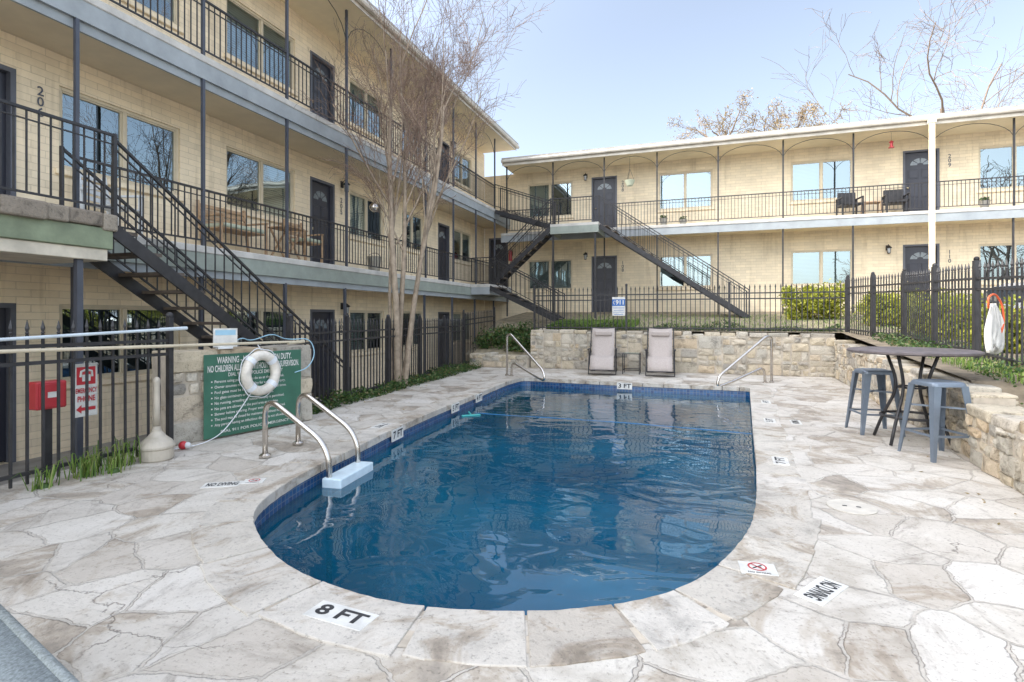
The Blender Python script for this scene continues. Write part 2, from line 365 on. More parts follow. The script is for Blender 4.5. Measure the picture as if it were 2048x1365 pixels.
def fence(name,label,pts,h=1.25,post_every=2.2,group='spear topped pool fence runs',posth=.08,psize=.05):
    r=thing(name,label,'fence',loc=pts[0],group=group)
    for a,b in zip(pts[:-1],pts[1:]):
        a=Vector(a);b=Vector(b); L=(b-a).length; n=max(1,round(L/post_every))
        for i in range(n):
            q0=a.lerp(b,i/n);q1=a.lerp(b,(i+1)/n)
            mb=MB(); fence_panel(mb,q0,q1,h); mb.obj('fence_panel','iron',r); fpost(q0,h,posth,psize,r)
    fpost(Vector(pts[-1]),h,posth,psize,r)
    return r
def stairs(label,p,d,run,z1,w,n,side,h=.88,rail=(1,1),group='black steel stair flights'):
    r=thing('outdoor_staircase',label,'staircase',loc=(p[0]+d[0]*run,p[1]+d[1]*run,z1),group=group)
    z0=p[2]; P=lambda t,s,z:(p[0]+d[0]*t+side[0]*s,p[1]+d[1]*t+side[1]*s,z)
    for s in (0,w):
        mb=MB(); mb.beam(P(0,s,z0-.12),P(run,s,z1-.0),.035,.15); mb.obj('stringer','iron',r)
    mb=MB()
    for i in range(n):
        t=run*(i+.5)/n; z=z0+(z1-z0)*(i+.6)/n
        c0=Vector(P(t,0.02,z)); c1=Vector(P(t,w-.02,z)); mb.beam(c0,c1,.25,.04)
    mb.obj('tread','tread',r)
    for k,s in enumerate((0,w)):
        if not rail[k]: continue
        mb=MB(); railing(mb,P(0,s,z0),P(run,s,z1),h,.15,.013)
        q=Vector(P(0,s,z0)); mb.beam(q,q+Vector((0,0,h+.02)),.035,.035); q=Vector(P(run,s,z1)); mb.beam(q-Vector((0,0,.02)),q+Vector((0,0,h+.02)),.035,.035)
        mb.obj('handrail','iron',r)
    return r
def wall_front(mb,s0,s1,z0,z1,ops,dep=.26):
    S=sorted({s0,s1,*[o[0] for o in ops],*[o[1] for o in ops]}); Z=sorted({z0,z1,*[o[2] for o in ops],*[o[3] for o in ops]})
    S=[x for x in S if s0<=x<=s1]; Z=[x for x in Z if z0<=x<=z1]
    for a,b in zip(S[:-1],S[1:]):
        for c,d in zip(Z[:-1],Z[1:]):
            m=((a+b)/2,(c+d)/2)
            if any(o[0]<m[0]<o[1] and o[2]<m[1]<o[3] for o in ops): continue
            mb.add([(a,0,c),(b,0,c),(b,0,d),(a,0,d)],[(0,1,2,3)])
    for a,b,c,d in ops:
        mb.add([(a,0,c),(a,-dep,c),(a,-dep,d),(a,0,d)],[(0,1,2,3)]); mb.add([(b,0,c),(b,-dep,c),(b,-dep,d),(b,0,d)],[(0,1,2,3)])
        mb.add([(a,0,c),(b,0,c),(b,-dep,c),(a,-dep,c)],[(0,1,2,3)]); mb.add([(a,0,d),(b,0,d),(b,-dep,d),(a,-dep,d)],[(0,1,2,3)])
def window(root,F,s0,s1,z0,z1,style=0):
    f=.045; mb=MB(F); d0,d1=-.10,-.03
    mb.box(s0,s0+f,d0,d1,z0,z1); mb.box(s1-f,s1,d0,d1,z0,z1); mb.box(s0+f,s1-f,d0,d1,z0,z0+f); mb.box(s0+f,s1-f,d0,d1,z1-f,z1)
    c=(s0+s1)/2; mb.box(c-.03,c+.03,d0,d1+.005,z0+f,z1-f)
    for (a,b) in ((s0+f,c-.03),(c+.03,s1-f)):
        g=.022; mb.box(a,a+g,d0,d1-.015,z0+f,z1-f); mb.box(b-g,b,d0,d1-.015,z0+f,z1-f); mb.box(a+g,b-g,d0,d1-.015,z0+f,z0+f+g); mb.box(a+g,b-g,d0,d1-.015,z1-f-g,z1-f)
    w=mb.obj('window','frame',root,bevel=.004)
    mb=MB(F)
    for a,b in ((s0+f,c),(c,s1-f)):
        t=R.uniform(-.004,.004); mb.quad((a,-.072+t,z0+f),(b,-.072-t,z0+f),(b,-.072-t*.3,z1-f),(a,-.072+t*1.5,z1-f))
    mb.obj('glass','glass',w,normals=False)
    mb=MB(F)
    segs={0:[(s0,c,0),(c,s1,1)],1:[(s0,s1,1)],2:[(s0,c,1),(c,s1,0)],3:[(s0,s1,0)]}[style]
    for a,b,k in segs:
        mb.cur=k
        if k: 
            dr=z0+(z1-z0)*R.choice((0,0,.0,.35)); mb.quad((a,-.16,dr),(b,-.16,dr),(b,-.16,z1),(a,-.16,z1)); mb.cur=0
        mb.quad((a,-.24,z0),(b,-.24,z0),(b,-.24,z1),(a,-.24,z1))
    mb.obj('blind',['dark','blind'],w,normals=False)
    mb=MB(F); mb.box(s0-.06,s1+.06,-.04,.05,z0-.09,z0-.004); mb.obj('sill','brick',w,bevel=.01)
def _sph(x,y,z,r):
    m=MB(); m.sphere((x,y,z),r,8); return m.v,m.f
def door(root,F,s0,s1,z0,z1):
    f=.06; mb=MB(F); mb.box(s0,s0+f,-.12,.01,z0,z1); mb.box(s1-f,s1,-.12,.01,z0,z1); mb.box(s0+f,s1-f,-.12,.01,z1-f,z1)
    a,b=s0+f,s1-f; w=b-a; zt=z1-f
    dm=MB(F); dm.box(a,b,-.12,-.08,z0+.02,zt)
    for i in range(2):
        x0=a+w*(.12+.42*i); x1=x0+w*.34
        for (u,v) in ((.06,.26),(.31,.56),(.60,.74)):
            dm.box(x0,x1,-.08,-.066,z0+(zt-z0)*u,z0+(zt-z0)*v); dm.box(x0+.03,x1-.03,-.066,-.058,z0+(zt-z0)*u+.03,z0+(zt-z0)*v-.03)
    d=dm.obj('door','door',root,bevel=.006)
    mb.obj('door_frame','frameg',d)
    mb=MB(F); c=(a+b)/2; zb=z0+(zt-z0)*.80; ro=w*.32; ri=w*.10; hh=(zt-z0)*.11
    for k in range(4):
        pts=[]
        t0=math.pi*(k+.08)/4; t1=math.pi*(k+.92)/4
        for q in range(5): t=t0+(t1-t0)*q/4; pts.append((c+ro*math.cos(t),zb+hh*math.sin(t)))
        for q in range(5): t=t1+(t0-t1)*q/4; pts.append((c+ri*math.cos(t),zb+.01+hh*.3*math.sin(t)))
        mb.add([(x,-.066,z) for x,z in pts],[tuple(range(10))])
    mb.obj('fanlight','fan',d,normals=False)
    mb=MB(F); x=a+w*.1; z=z0+(zt-z0)*.46; mb.add(*_sph(x,-.045,z,.032)); mb.obj('handle','brass',d,smooth=True)
def stone_wall(name,label,p0,p1,z0,z1,th,side,course=.16,z1b=None,cap=True,group=None):
    p0=Vector((*p0,0));p1=Vector((*p1,0)); L=(p1-p0).length; d=(p1-p0)/L; sd=Vector((*side,0))
    r=thing(name,label,'stone wall',loc=(p0.x,p0.y,z0),group=group)
    P=lambda s,t,z: tuple(p0+d*s+sd*t+Vector((0,0,z)))
    mb=MB(P); z1b=z1 if z1b is None else z1b; m=.012
    mb.add([(m,m,z0-.1),(L-m,m,z0-.1),(L-m,th-m,z0-.1),(m,th-m,z0-.1),(m,m,z1-.06),(L-m,m,z1b-.06),(L-m,th-m,z1b-.06),(m,th-m,z1-.06)],
      [(0,3,2,1),(4,5,6,7),(0,1,5,4),(1,2,6,5),(2,3,7,6),(3,0,4,7)])
    mb.obj('mortar_core','mortar',r)
    mb=MB(P); g=.009
    s=0
    while s<L-1e-6:
        bw=min(R.uniform(.3,.8),L-s)
        if L-s-bw<.25: bw=L-s
        top=z1+(z1b-z1)*((s+bw/2)/L)-(.07 if cap else 0)
        z=z0
        while z<top-1e-6:
            h=R.uniform(course*.45,course*1.6)
            if top-z-h<course*.45: h=top-z
            x=s
            while x<s+bw-1e-6:
                w=R.uniform(.7,2.3)*h+.03
                if s+bw-x-w<.09: w=s+bw-x
                j=lambda m=.02:R.uniform(-m,m); f=R.uniform(-.012,.028)
                c=[R.uniform(.0,.03) for _ in range(8)]
                q=[(x+g+c[0],z+g+j(.008)),(x+w/2,z+g+j(.012)),(x+w-g-c[1],z+g+j(.008)),(x+w-g-c[2]*.4,z+h/2),(x+w-g-c[3],z+h-g+j(.01)),(x+w/2,z+h-g+j(.014)),(x+g+c[4],z+h-g+j(.01)),(x+g+c[5]*.4,z+h/2)]
                n=8; ff=[-f+j(.01) for _ in q]; bb=[th+f+j(.006) for _ in q]
                cx=(x+w/2+j(.02),-f-.014+j(.008),z+h/2)
                mb.add([(q[i][0],ff[i],q[i][1]) for i in range(n)]+[(q[i][0],bb[i],q[i][1]) for i in range(n)]+[cx],
                   [(i,(i+1)%n,16) for i in range(n)]+[tuple(range(8,16))[::-1]]+[(i,i+8,(i+1)%n+8,(i+1)%n) for i in range(n)])
                x+=w
            z+=h
        s+=bw
    mb.obj('stonework','rubble',r,bevel=.01,bseg=1)
    if cap:
        mb=MB(P); x=0
        while x<L-1e-6:
            w=R.uniform(.18,.5)
            if L-x-w<.16: w=L-x
            zt=z1+(z1b-z1)*((x+w/2)/L); j=lambda m=.022:R.uniform(-m,m); o1=R.uniform(-.03,.05);o2=R.uniform(-.03,.05); hh=R.uniform(-.03,.035); vs=[]
            for zz in (zt-.085,zt+hh):
                vs+=[(x+.010,-o1+j(),zz+j(.014)),(x+w-.010,-o1+j(),zz+j(.014)),(x+w-.010,th+o2+j(),zz+j(.014)),(x+.010,th+o2+j(),zz+j(.014))]
            mb.add(vs,[(0,3,2,1),(4,5,6,7),(0,1,5,4),(1,2,6,5),(2,3,7,6),(3,0,4,7)])
            x+=w
        mb.obj('capstone','rubble',r,bevel=.022,bseg=2)
    return r
def leaves(mb,fn,n,size,flat=0.):
    for _ in range(n):
        c=Vector(fn()); s=size*R.uniform(.6,1.3)
        a=Vector((R.gauss(0,1),R.gauss(0,1),R.gauss(0,1)*(1-flat))).normalized(); b=a.cross(Vector((R.gauss(0,1),R.gauss(0,1),R.gauss(0,1)))).normalized()
        mb.add([c-a*s,c-b*s*.5,c+a*s,c+b*s*.5],[(0,1,2,3)])

# ------------------------------------------------------------------ POOL
pts=[(-.15,11.67),(-.55,10.25),(-.98,8.77),(-1.27,7.7),(-1.52,6.69),(-1.70,5.8),(-1.84,5.18),(-1.92,4.55),(-1.91,4.05),(-1.79,3.70),(-1.55,3.335),(-1.245,3.005),(-.876,2.76),(-.541,2.617),(-.175,2.56),(.06,2.553),(.299,2.57),(.68,2.67),(.993,2.863),(1.315,3.195),(1.64,3.657),(1.956,4.275),(2.344,5.144),(2.66,5.88),(3.024,6.745),(3.67,8.25),(4.33,9.79),(4.60,10.42),(4.70,10.66),(4.66,10.78),(4.5,10.86),(3.6,11.20),(2.43,11.66),(1.4,12.08),(.62,12.44),(.40,12.53),(.22,12.50),(.08,12.25)]
pts=[sv(*p) for p in pts]
def cr(P,k):
    out=[];n=len(P)
    for i in range(n):
        p0,p1,p2,p3=[Vector(P[(i+j-1)%n]) for j in range(4)]
        for q in range(k):
            t=q/k; out.append(.5*((2*p1)+(-p0+p2)*t+(2*p0-5*p1+4*p2-p3)*t*t+(-p0+3*p1-3*p2+p3)*t**3))
    return out
dense=cr(pts,12)
cum=[0]
for i in range(len(dense)): cum.append(cum[-1]+(dense[(i+1)%len(dense)]-dense[i]).length)
K=480; step=cum[-1]/K; O=[]; idx=0
for k in range(K):
    t=k*step
    while cum[idx+1]<t: idx+=1
    f=(t-cum[idx])/max(1e-9,cum[idx+1]-cum[idx]); O.append(dense[idx].lerp(dense[(idx+1)%len(dense)],f))
Nn=[]
for i in range(K):
    t=(O[(i+3)%K]-O[i-3]).normalized(); Nn.append(Vector((t.y,-t.x)))
cen=sum(O,Vector((0,0)))/K
if (O[100]-cen).dot(Nn[100])<0: Nn=[-n for n in Nn]
def off(d): return [O[i]+Nn[i]*d for i in range(K)]
def fillmesh(name,loops,z,mat,parent=None,zf=None,**props):
    bm=bmesh.new()
    for lp in loops:
        vs=[bm.verts.new((p[0],p[1],zf(p) if zf else z)) for p in lp]
        for a,b in zip(vs,vs[1:]+vs[:1]): bm.edges.new((a,b))
    bmesh.ops.triangle_fill(bm,use_beauty=True,edges=bm.edges[:],normal=(0,0,1))
    for f in bm.faces:
        if f.normal.z<0: f.normal_flip()
    me=bpy.data.meshes.new(name); bm.to_mesh(me); bm.free(); me.materials.append(M[mat])
    o=bpy.data.objects.new(name,me); col.objects.link(o)
    if parent: o.parent=parent; o.matrix_parent_inverse=Matrix.Translation(parent.location).inverted()
    for k,v in props.items(): o[k]=v
    return o
def wallA(b): return 2.13+.0575*b      # right retaining wall face
deck_loop=[(-5.5,-4),(wallA(-4)+.15,-4),(wallA(14.45)+.15,14.5),(-6.5,14.5),(-5.75,8.0),(-5.55,6.0),(-5.5,4)]
fillmesh('pool_deck',[deck_loop,off(.05)],0,'flag',kind='structure')
fillmesh('ground',[[(-200,-200),(200,-200),(200,200),(-200,200)],off(.25)],-.45,'walk',kind='structure')
mb=MB()
for a,b in (((-5.5,-4),(-5.5,4)),((-5.5,4),(-5.55,6)),((-5.55,6),(-5.75,8)),((-5.75,8),(-6.5,14.5))):
    mb.quad((*a,-.5),(*b,-.5),(*b,0),(*a,0))
mb.obj('deck_edge','mortar',kind='structure')
pool=thing('swimming_pool','in-ground pool with rounded end and pale stone coping','swimming pool',loc=(cen.x,cen.y,0))
mb=MB(); i=0; inn=off(-.025); out=off(.35)
while i<K:
    w=R.randint(6,12)
    if K-i-w<6: w=K-i
    a=[inn[(i+q)%K] for q in range(w+1)]; b=[out[(i+q)%K] for q in range(w+1)]
    a=[p.copy() for p in a]; b=[p.copy() for p in b]
    g=.006/step
    a[0]=a[0].lerp(a[1],g); b[0]=b[0].lerp(b[1],g+R.uniform(-.1,.35)); a[-1]=a[-1].lerp(a[-2],g); b[-1]=b[-1].lerp(b[-2],g+R.uniform(-.1,.35))
    jo=R.uniform(-.04,.03); j2=R.uniform(-.02,.02); n=len(a); b=[p+(p-q).normalized()*(jo+j2*(2*u/(n-1)-1)+R.uniform(-.006,.006)) for u,(p,q) in enumerate(zip(b,a))]
    a=[p+(p-q).normalized()*R.uniform(-.003,.003) for p,q in zip(a,b)]
    zt=.008+R.uniform(-.002,.002)
    vs=[(p.x,p.y,-.075) for p in a]+[(p.x,p.y,zt) for p in a]+[(p.x,p.y,zt) for p in b]+[(p.x,p.y,-.05) for p in b]
    fs=[]
    for k in range(3):
        for q in range(n-1): fs.append((k*n+q,k*n+q+1,(k+1)*n+q+1,(k+1)*n+q))
    for q in range(n-1): fs.append((3*n+q,3*n+q+1,q+1,q))
    fs.append((0,n,2*n,3*n)); fs.append((n-1,4*n-1,3*n-1,2*n-1)); mb.add(vs,fs); i+=w
mb.obj('coping','coping',pool,bevel=.005,bseg=2)
mb=MB(); bi=off(.0); bo=off(.30)
for i in range(K):
    a,b,c,d=bi[i],bi[(i+1)%K],bo[(i+1)%K],bo[i]; mb.quad((a.x,a.y,-.004),(b.x,b.y,-.004),(c.x,c.y,.003),(d.x,d.y,.003))
mb.obj('coping_bed','mortar',pool)
def depth(p): t=max(0,min(1,(p[1]-3)/9)); return -2.2+1.3*t
mb=MB()
for i in range(K):
    a=O[i];b=O[(i+1)%K]; mb.quad((a.x,a.y,-.07),(b.x,b.y,-.07),(b.x,b.y,-.36),(a.x,a.y,-.36))
mb.obj('tile_band','tile',pool)
mb=MB()
for i in range(K):
    a=O[i];b=O[(i+1)%K]; mb.quad((a.x,a.y,-.36),(b.x,b.y,-.36),(b.x,b.y,depth(b)),(a.x,a.y,depth(a)))
mb.obj('basin_wall','plaster',pool)
fillmesh('basin_floor',[O],0,'plaster',pool,zf=depth)
fillmesh('water',[off(.01)],-.19,'water',kind='structure')

def nearest(x,y):
    p=Vector(sv(x,y)); return min(range(K),key=lambda i:(O[i]-p).length)
def plate(txt,x,y,rot,w=.33,h=.15,sym=False,label=None):
    i=nearest(x,y); dd=(Vector(sv(x,y))-O[i]).length
    z=.0125 if dd<.36 else .004
    r=thing('depth_marker',label or f'white tile reading {txt} in black set in pool edge','depth marker',loc=(*sv(x,y),z),rot=math.radians(rot)+TH,group='pool depth and warning tiles')
    mb=MB(); mb.box(-w/2,w/2,-h/2,h/2,-.012,0); mb.obj('plate','signw',r,local=True,bevel=.0015)
    if not sym:
        mb=MB(); mb.text(txt,h*.82,Matrix.Translation((0,0,.0012)),fitw=w*.82,bold=.03); mb.obj('lettering','black',r,local=True,normals=False)
    else:
        mb=MB(); no_diving(mb,0,.015,h*.36); mb.obj('symbol',['red','black'],r,local=True,normals=False)
        mb=MB(); mb.text('NO DIVING',h*.16,Matrix.Translation((0,-h*.42,.0012)),bold=.02); mb.obj('lettering','black',r,local=True,normals=False)
def no_diving(mb,cx,cy,r):
    n=24; mb.cur=0
    vs=[];fs=[]
    for i in range(n):
        a=2*math.pi*i/n; vs+=[(cx+r*math.cos(a),cy+r*math.sin(a),.0012),(cx+r*.8*math.cos(a),cy+r*.8*math.sin(a),.0012)]
        j=(i+1)%n; fs.append((2*i,2*i+1,2*j+1,2*j))
    mb.add(vs,fs); a=math.radians(-45); d=Vector((math.cos(a),math.sin(a),0))*r*.85; p=Vector((-d.y,d.x,0)).normalized()*r*.09; c=Vector((cx,cy,.0018))
    mb.add([c-d-p,c+d-p,c+d+p,c-d+p],[(0,1,2,3)])
    mb.cur=1; d=Vector((.5,.45,0))*r; p=Vector((-d.y,d.x,0)).normalized()*r*.1; c=Vector((cx,cy,.0009)); mb.add([c-d-p,c+d-p,c+d+p,c-d+p],[(0,1,2,3)])
    mb.add([(cx+r*.3+r*.15*math.cos(k),cy-r*.1+r*.15*math.sin(k),.0009) for k in [i*math.pi/4 for i in range(8)]],[tuple(range(8))])
plate('8 FT',-.80,2.53,-23.8,.335,.14)
plate('NO DIVING',1.585,2.775,218,.31,.14)
plate('',1.36,3.00,-15,.19,.14,sym=True,label='white tile with red no diving symbol set in coping')
plate('NO DIVING',-2.42,4.53,12,.30,.14); plate('',-2.19,4.60,10,.17,.13,sym=True,label='white tile with red no diving symbol set in paving')
plate('7 FT',2.60,5.25,68,.30,.14); plate('5 FT',3.47,7.30,68,.3,.14); plate('NO DIVING',3.78,7.22,68,.3,.13); plate('4 FT',4.17,8.9,68,.3,.14)
plate('7 FT',-1.68,6.95,-105,.3,.14)
for t,x,y in (('7 FT',-1.45,6.85),('5 FT',-.95,8.85),('4 FT',-.6,9.95),('3 FT',2.43,11.66)):
    i=nearest(x,y); p=O[i]-Nn[i]*.034; ang=math.atan2(-Nn[i].y,-Nn[i].x)+math.pi/2
    r=thing('depth_marker',f'white tile reading {t} above blue waterline band','depth marker',loc=(p.x,p.y,-.075),rot=ang,group='pool depth and warning tiles')
    mb=MB(); mb.box(-.16,.16,-.006,.006,-.07,.07); mb.obj('plate','signw',r,local=True)
    mb=MB(); mb.text(t,.125,Matrix.Translation((0,-.0085,0))@Matrix.Rotation(math.pi/2,4,'X'),fitw=.27,bold=.03); mb.obj('lettering','black',r,local=True,normals=False)

r=thing('skimmer_lid','round cream plastic skimmer lid set in paving','skimmer lid',loc=(*sv(2.50,3.99),0.0))
mb=MB(); mb.lathe([(.16,.002),(.16,.006),(.152,.008),(.148,.006),(0,.008)],n=32); mb.obj('lid','lid',r,local=True)
mb=MB(); mb.box(-.06,-.03,-.008,.008,.0085,.010); mb.box(.03,.06,-.008,.008,.0085,.010); mb.obj('finger_hole','black',r,local=True)

mb=MB(); hp=[]
for i in range(31):
    t=i/30; x=-.62+4.55*t; y=9.0-1.9*t+.10*math.sin(t*3.2)*5*(t*(1-t)); hp.append((*sv(x,y),-.190+.002*math.sin(i*.9)))
mb.tube(hp,.006,6); o=mb.obj('pool_hose','blue',smooth=True); o['label']='thin blue hose floating level with the water'; o['category']='hose'
r=thing('pool_brush','teal pool brush head floating at the pool edge','pool brush',loc=(*sv(-.66,8.75),-.20),rot=TH+.4)
mb=MB(); mb.box(-.16,.16,-.03,.03,0,.03); mb.obj('head','teal',r,local=True,bevel=.012)
mb=MB(); mb.box(-.15,.15,-.02,.02,-.05,0); mb.obj('bristles','wplast',r,local=True); mb=MB(); mb.cyl((0,0,.02),(0,.12,.05),.015); mb.obj('socket','teal',r,local=True)

def bez(P,n=8,rad=.18):
    P=[Vector(p) for p in P]; out=[P[0]]
    for i in range(1,len(P)-1):
        a,b,c=P[i-1],P[i],P[i+1]; r=min(rad,(a-b).length*.48,(c-b).length*.48)
        s=b+(a-b).normalized()*r; e=b+(c-b).normalized()*r
        for k in range(n+1):
            t=k/n; out.append(s*(1-t)**2+b*2*t*(1-t)+e*t*t)
    out.append(P[-1]); return out
lad=thing('pool_ladder','curved stainless steel pool ladder with pale plastic steps','pool ladder',loc=(*sv(-2.38,5.68),0))
for (bx,by),(ex,ey) in (((-2.46,5.40),(-1.72,5.10)),((-2.34,5.93),(-1.60,5.63))):
    A=sv(bx,by);E=sv(ex,ey)
    mb=MB(); mb.tube(bez([(*A,.02),(*A,.62),(*E,.18),(*E,-1.1)],10,.22),.027,12); mb.obj('handrail','steel',lad,smooth=True)
    mb=MB(); mb.lathe([(.058,0),(.058,.02),(.035,.035)],(*A,.010),20); mb.obj('flange','steel',lad)
for z in (-.15,-.42,-.73):
    a=Vector((*sv(-1.72,5.05),0)); b=Vector((*sv(-1.58,5.68),0)); sx=(b-a).normalized(); sy=Vector((sx.y,-sx.x,0)); Z=lambda h:Vector((0,0,h))
    mb=MB(); mb.add([a+Z(z-.05)-sy*.06,b+Z(z-.05)-sy*.06,b+Z(z-.05)+sy*.14,a+Z(z-.05)+sy*.14]+[a+Z(z+.045)-sy*.06,b+Z(z+.045)-sy*.06,b+Z(z+.045)+sy*.14,a+Z(z+.045)+sy*.14],
       [(0,3,2,1),(4,5,6,7),(0,1,5,4),(1,2,6,5),(2,3,7,6),(3,0,4,7)]); mb.obj('step','step',lad,bevel=.012,bseg=2)
for lbl,A,E in (('stainless steel pool rail beside the shallow steps',(5.58,11.65),(4.20,11.0)),('stainless steel pool rail at the shallow corner',(-.12,13.0),(.70,12.1))):
    r=thing('grab_rail',lbl,'pool handrail',loc=(*sv(*A),0),group='shallow end pool rails')
    a=Vector((*sv(*A),0));e=Vector((*sv(*E),0)); d=(e-a); u=Vector((0,0,1))
    mb=MB(); mb.tube(bez([a+u*.02,a+u*.97,a+d*.10+u*1.0,a+d*1.0+u*.20,a+d*1.04-u*.02,a+d*.80+u*.06,a+d*.15+u*.34,a+d*.13+u*.02],8,.16),.028,10); mb.obj('rail','steel',r,smooth=True)
    mb=MB(); mb.lathe([(.05,0),(.05,.02),(.03,.03)],(a.x,a.y,0.002),16); f=a+d*.13; mb.lathe([(.05,0),(.05,.02),(.03,.03)],(f.x,f.y,0.002),16); mb.obj('flange','steel',r)

# ------------------------------------------------------------------ LEFT BUILDING
F2,F3,G0=2.49,5.40,-.45; XW,XB=-8.27,-7.14
Lb=thing('apartment_building','three storey cream brick apartment block with iron balconies','apartment building',loc=(XW,6,G0))
FL=lambda s,d,z:(XW+d,s,z)
cols_w=[(1.0,2.7),(4.97,6.79),(7.73,9.53),(11.48,13.02),(14.0,15.3),(17.5,19.1)]; cols_d=[(3.55,4.47),(10.01,10.87),(16.3,17.16)]
ops=[];wl=[];dl=[]
for fl,sill,head in ((G0,.95,2.03),(F2,.95,2.08),(F3,.87,2.0)):
    for a,b in cols_w: ops.append((a,b,fl+sill,fl+head)); wl.append(ops[-1])
    for a,b in cols_d: ops.append((a,b,fl+.002,fl+head)); dl.append(ops[-1])
mb=MB(FL); wall_front(mb,-6,20.44,G0,8.0,ops); 
mb.box(-6,20.6,-9,-.26,G0-.1,7.99); mb.obj('wall','brick',Lb,normals=False)
st=[1,3,3,2,0,1, 1,3,0,2,3,0, 2,1,1,1,0,2]
for i,o_ in enumerate(wl): window(Lb,FL,*o_,style=st[i%len(st)])
for o_ in dl: door(Lb,FL,*o_)
mb=MB(); mb.box(XW-9.2,XB+.28,-6.3,20.25,8.0,8.2); mb.obj('roof','soffitl',Lb)
mb=MB(); mb.box(XW-9.3,XB+.36,-6.4,20.33,8.204,8.26); mb.obj('roof_membrane','roof',Lb)
mb=MB(); mb.tube([(XB+.35,-6.4,8.11),(XB+.35,20.3,8.11)],.07,8); mb.box(XB+.282,XB+.30,-6.3,20.25,7.97,8.2); mb.obj('gutter','gutter',Lb)
for f in (F2,F3):
    mb=MB(); mb.box(XW+.002,XB-.0,-6,20.43,f-.11,f); mb.obj('balcony_floor','conc',Lb,bevel=.012)
    mb=MB(); mb.box(XB-.06,XB-.015,-6,20.42,f-.36,f-.112); mb.obj('fascia','greenf' if f==F2 else 'greenl',Lb)
    mb=MB(); mb.box(XB-.10,XB-.062,-6,20.42,f-.48,f-.2); mb.obj('fascia_board','greenl',Lb)
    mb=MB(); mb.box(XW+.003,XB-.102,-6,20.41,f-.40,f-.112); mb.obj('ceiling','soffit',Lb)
postb=[4.5+1.78*k for k in range(-4,9)]
for b in postb:
    mb=MB()
    mb.box(XB-.105,XB-.055,b-.025,b+.025,G0,F2-.46) ; mb.box(XB-.06,XB-.015,b-.022,b+.022,F2,F3-.36); mb.box(XB-.06,XB-.015,b-.022,b+.022,F3,8.0)
    mb.obj('post','slate',Lb)
for i,(a,b) in enumerate(zip(postb[:-1],postb[1:])):
    for f in (F2,F3):
        if f==F2 and b<4.6: continue
        mb=MB(); railing(mb,(XB-.037,a,f),(XB-.037,b,f)); mb.obj('railing','iron',Lb)
    mb=MB(); n=10
    pp=[(XB-.037,a+(b-a)*(.5-.5*math.cos(math.pi*k/n)),7.2+.72*math.sin(math.pi*k/n)) for k in range(n+1)]; mb.tube(pp,.009,5); mb.obj('arch','iron',Lb)
mb=MB(); railing(mb,(XB-.037,postb[-1],F2),(XB-.037,20.3,F2)); mb.obj('railing','iron',Lb)
def Dig(F,txt,s,z,root,sg,size=.2):
    mb=MB(F)
    for i,ch in enumerate(txt):
        vs,fs=get_text(ch); mb.add([(s+sg*v[0]*size,.012,z-i*size*.82+v[1]*size) for v in vs],fs)
    mb.obj('house_number','slate',root,normals=False)
Dig(FL,'206',4.74,F2+1.90,Lb,1,.17); Dig(FL,'205',11.12,F2+1.75,Lb,1,.17); Dig(FL,'105',11.12,G0+1.75,Lb,1,.17)

# ------------------------------------------------------------------ BACK BUILDING
YW,YB=20.44,19.24; U,Gd=4.57,1.58
Bb=thing('apartment_building','two storey beige brick apartment block with arched iron balcony','apartment building',loc=(2,YW,Gd))
FB=lambda s,d,z:(s,YW-d,z)
cw=[(-6.44,-4.63),(-1.43,.42),(2.91,4.74),(8.09,9.9),(11.4,13.2)]; cd=[(-3.89,-2.93),(6.12,7.09)]
ops=[];wl=[];dl=[]
for fl,z0,z1 in ((Gd,2.47,3.65),(U,5.30,6.64)):
    for a,b in cw: ops.append((a,b,z0,z1)); wl.append(ops[-1])
    for a,b in cd: ops.append((a,b,fl+.002,z1+.06)); dl.append(ops[-1])
ops.append((-8.08,-7.28,F2+.002,F2+2.1)); dl.append(ops[-1])
mb=MB(FB); wall_front(mb,-8.268,22,G0,7.1,ops); mb.box(-8.268,22,-9,-.26,G0-.1,7.05); mb.obj('wall','brick2',Bb,normals=False)
for i,o_ in enumerate(wl): window(Bb,FB,*o_,style=[1,1,1,3,1,2,1,2,0,1][i])
for o_ in dl: door(Bb,FB,*o_)
mb=MB(); mb.box(XB+.15,22.5,YB-.22,YW+9.2,7.08,7.26); mb.obj('roof','soffitl',Bb)
mb=MB(); mb.box(XB+.15,22.6,YB-.28,YW+9.3,7.264,7.33); mb.obj('roof_membrane','roof',Bb)
mb=MB(); mb.tube([(XB+.15,YB-.29,7.2),(22.5,YB-.29,7.2)],.065,8); mb.box(XB+.16,22.5,YB-.238,YB-.222,7.04,7.26); mb.obj('gutter','gutter',Bb)
mb=MB(); mb.box(XB+.02,22,YB,YW-.002,U-.1,U); mb.obj('balcony_floor','conc',Bb,bevel=.01)
mb=MB(); mb.box(XB+.02,22,YB+.02,YB+.06,U-.34,U-.102); mb.obj('fascia','greenl',Bb)
mb=MB(); mb.box(XB+.02,22,YB+.062,YW-.003,U-.28,U-.102); mb.obj('ceiling','soffitl',Bb)
allp=[-6.9,-5.1,-3.22,-1.40,.57,2.52,4.48,6.50,8.46,10.4,12.4]
for s in allp:
    mb=MB(); mb.box(s-.022,s+.022,YB+.03,YB+.075,U,7.08); mb.obj('post','iron',Bb)
    mb=MB(); mb.box(s-.022,s+.022,YB+.075,YB+.12,Gd-.15,U-.28); mb.obj('post','iron',Bb)
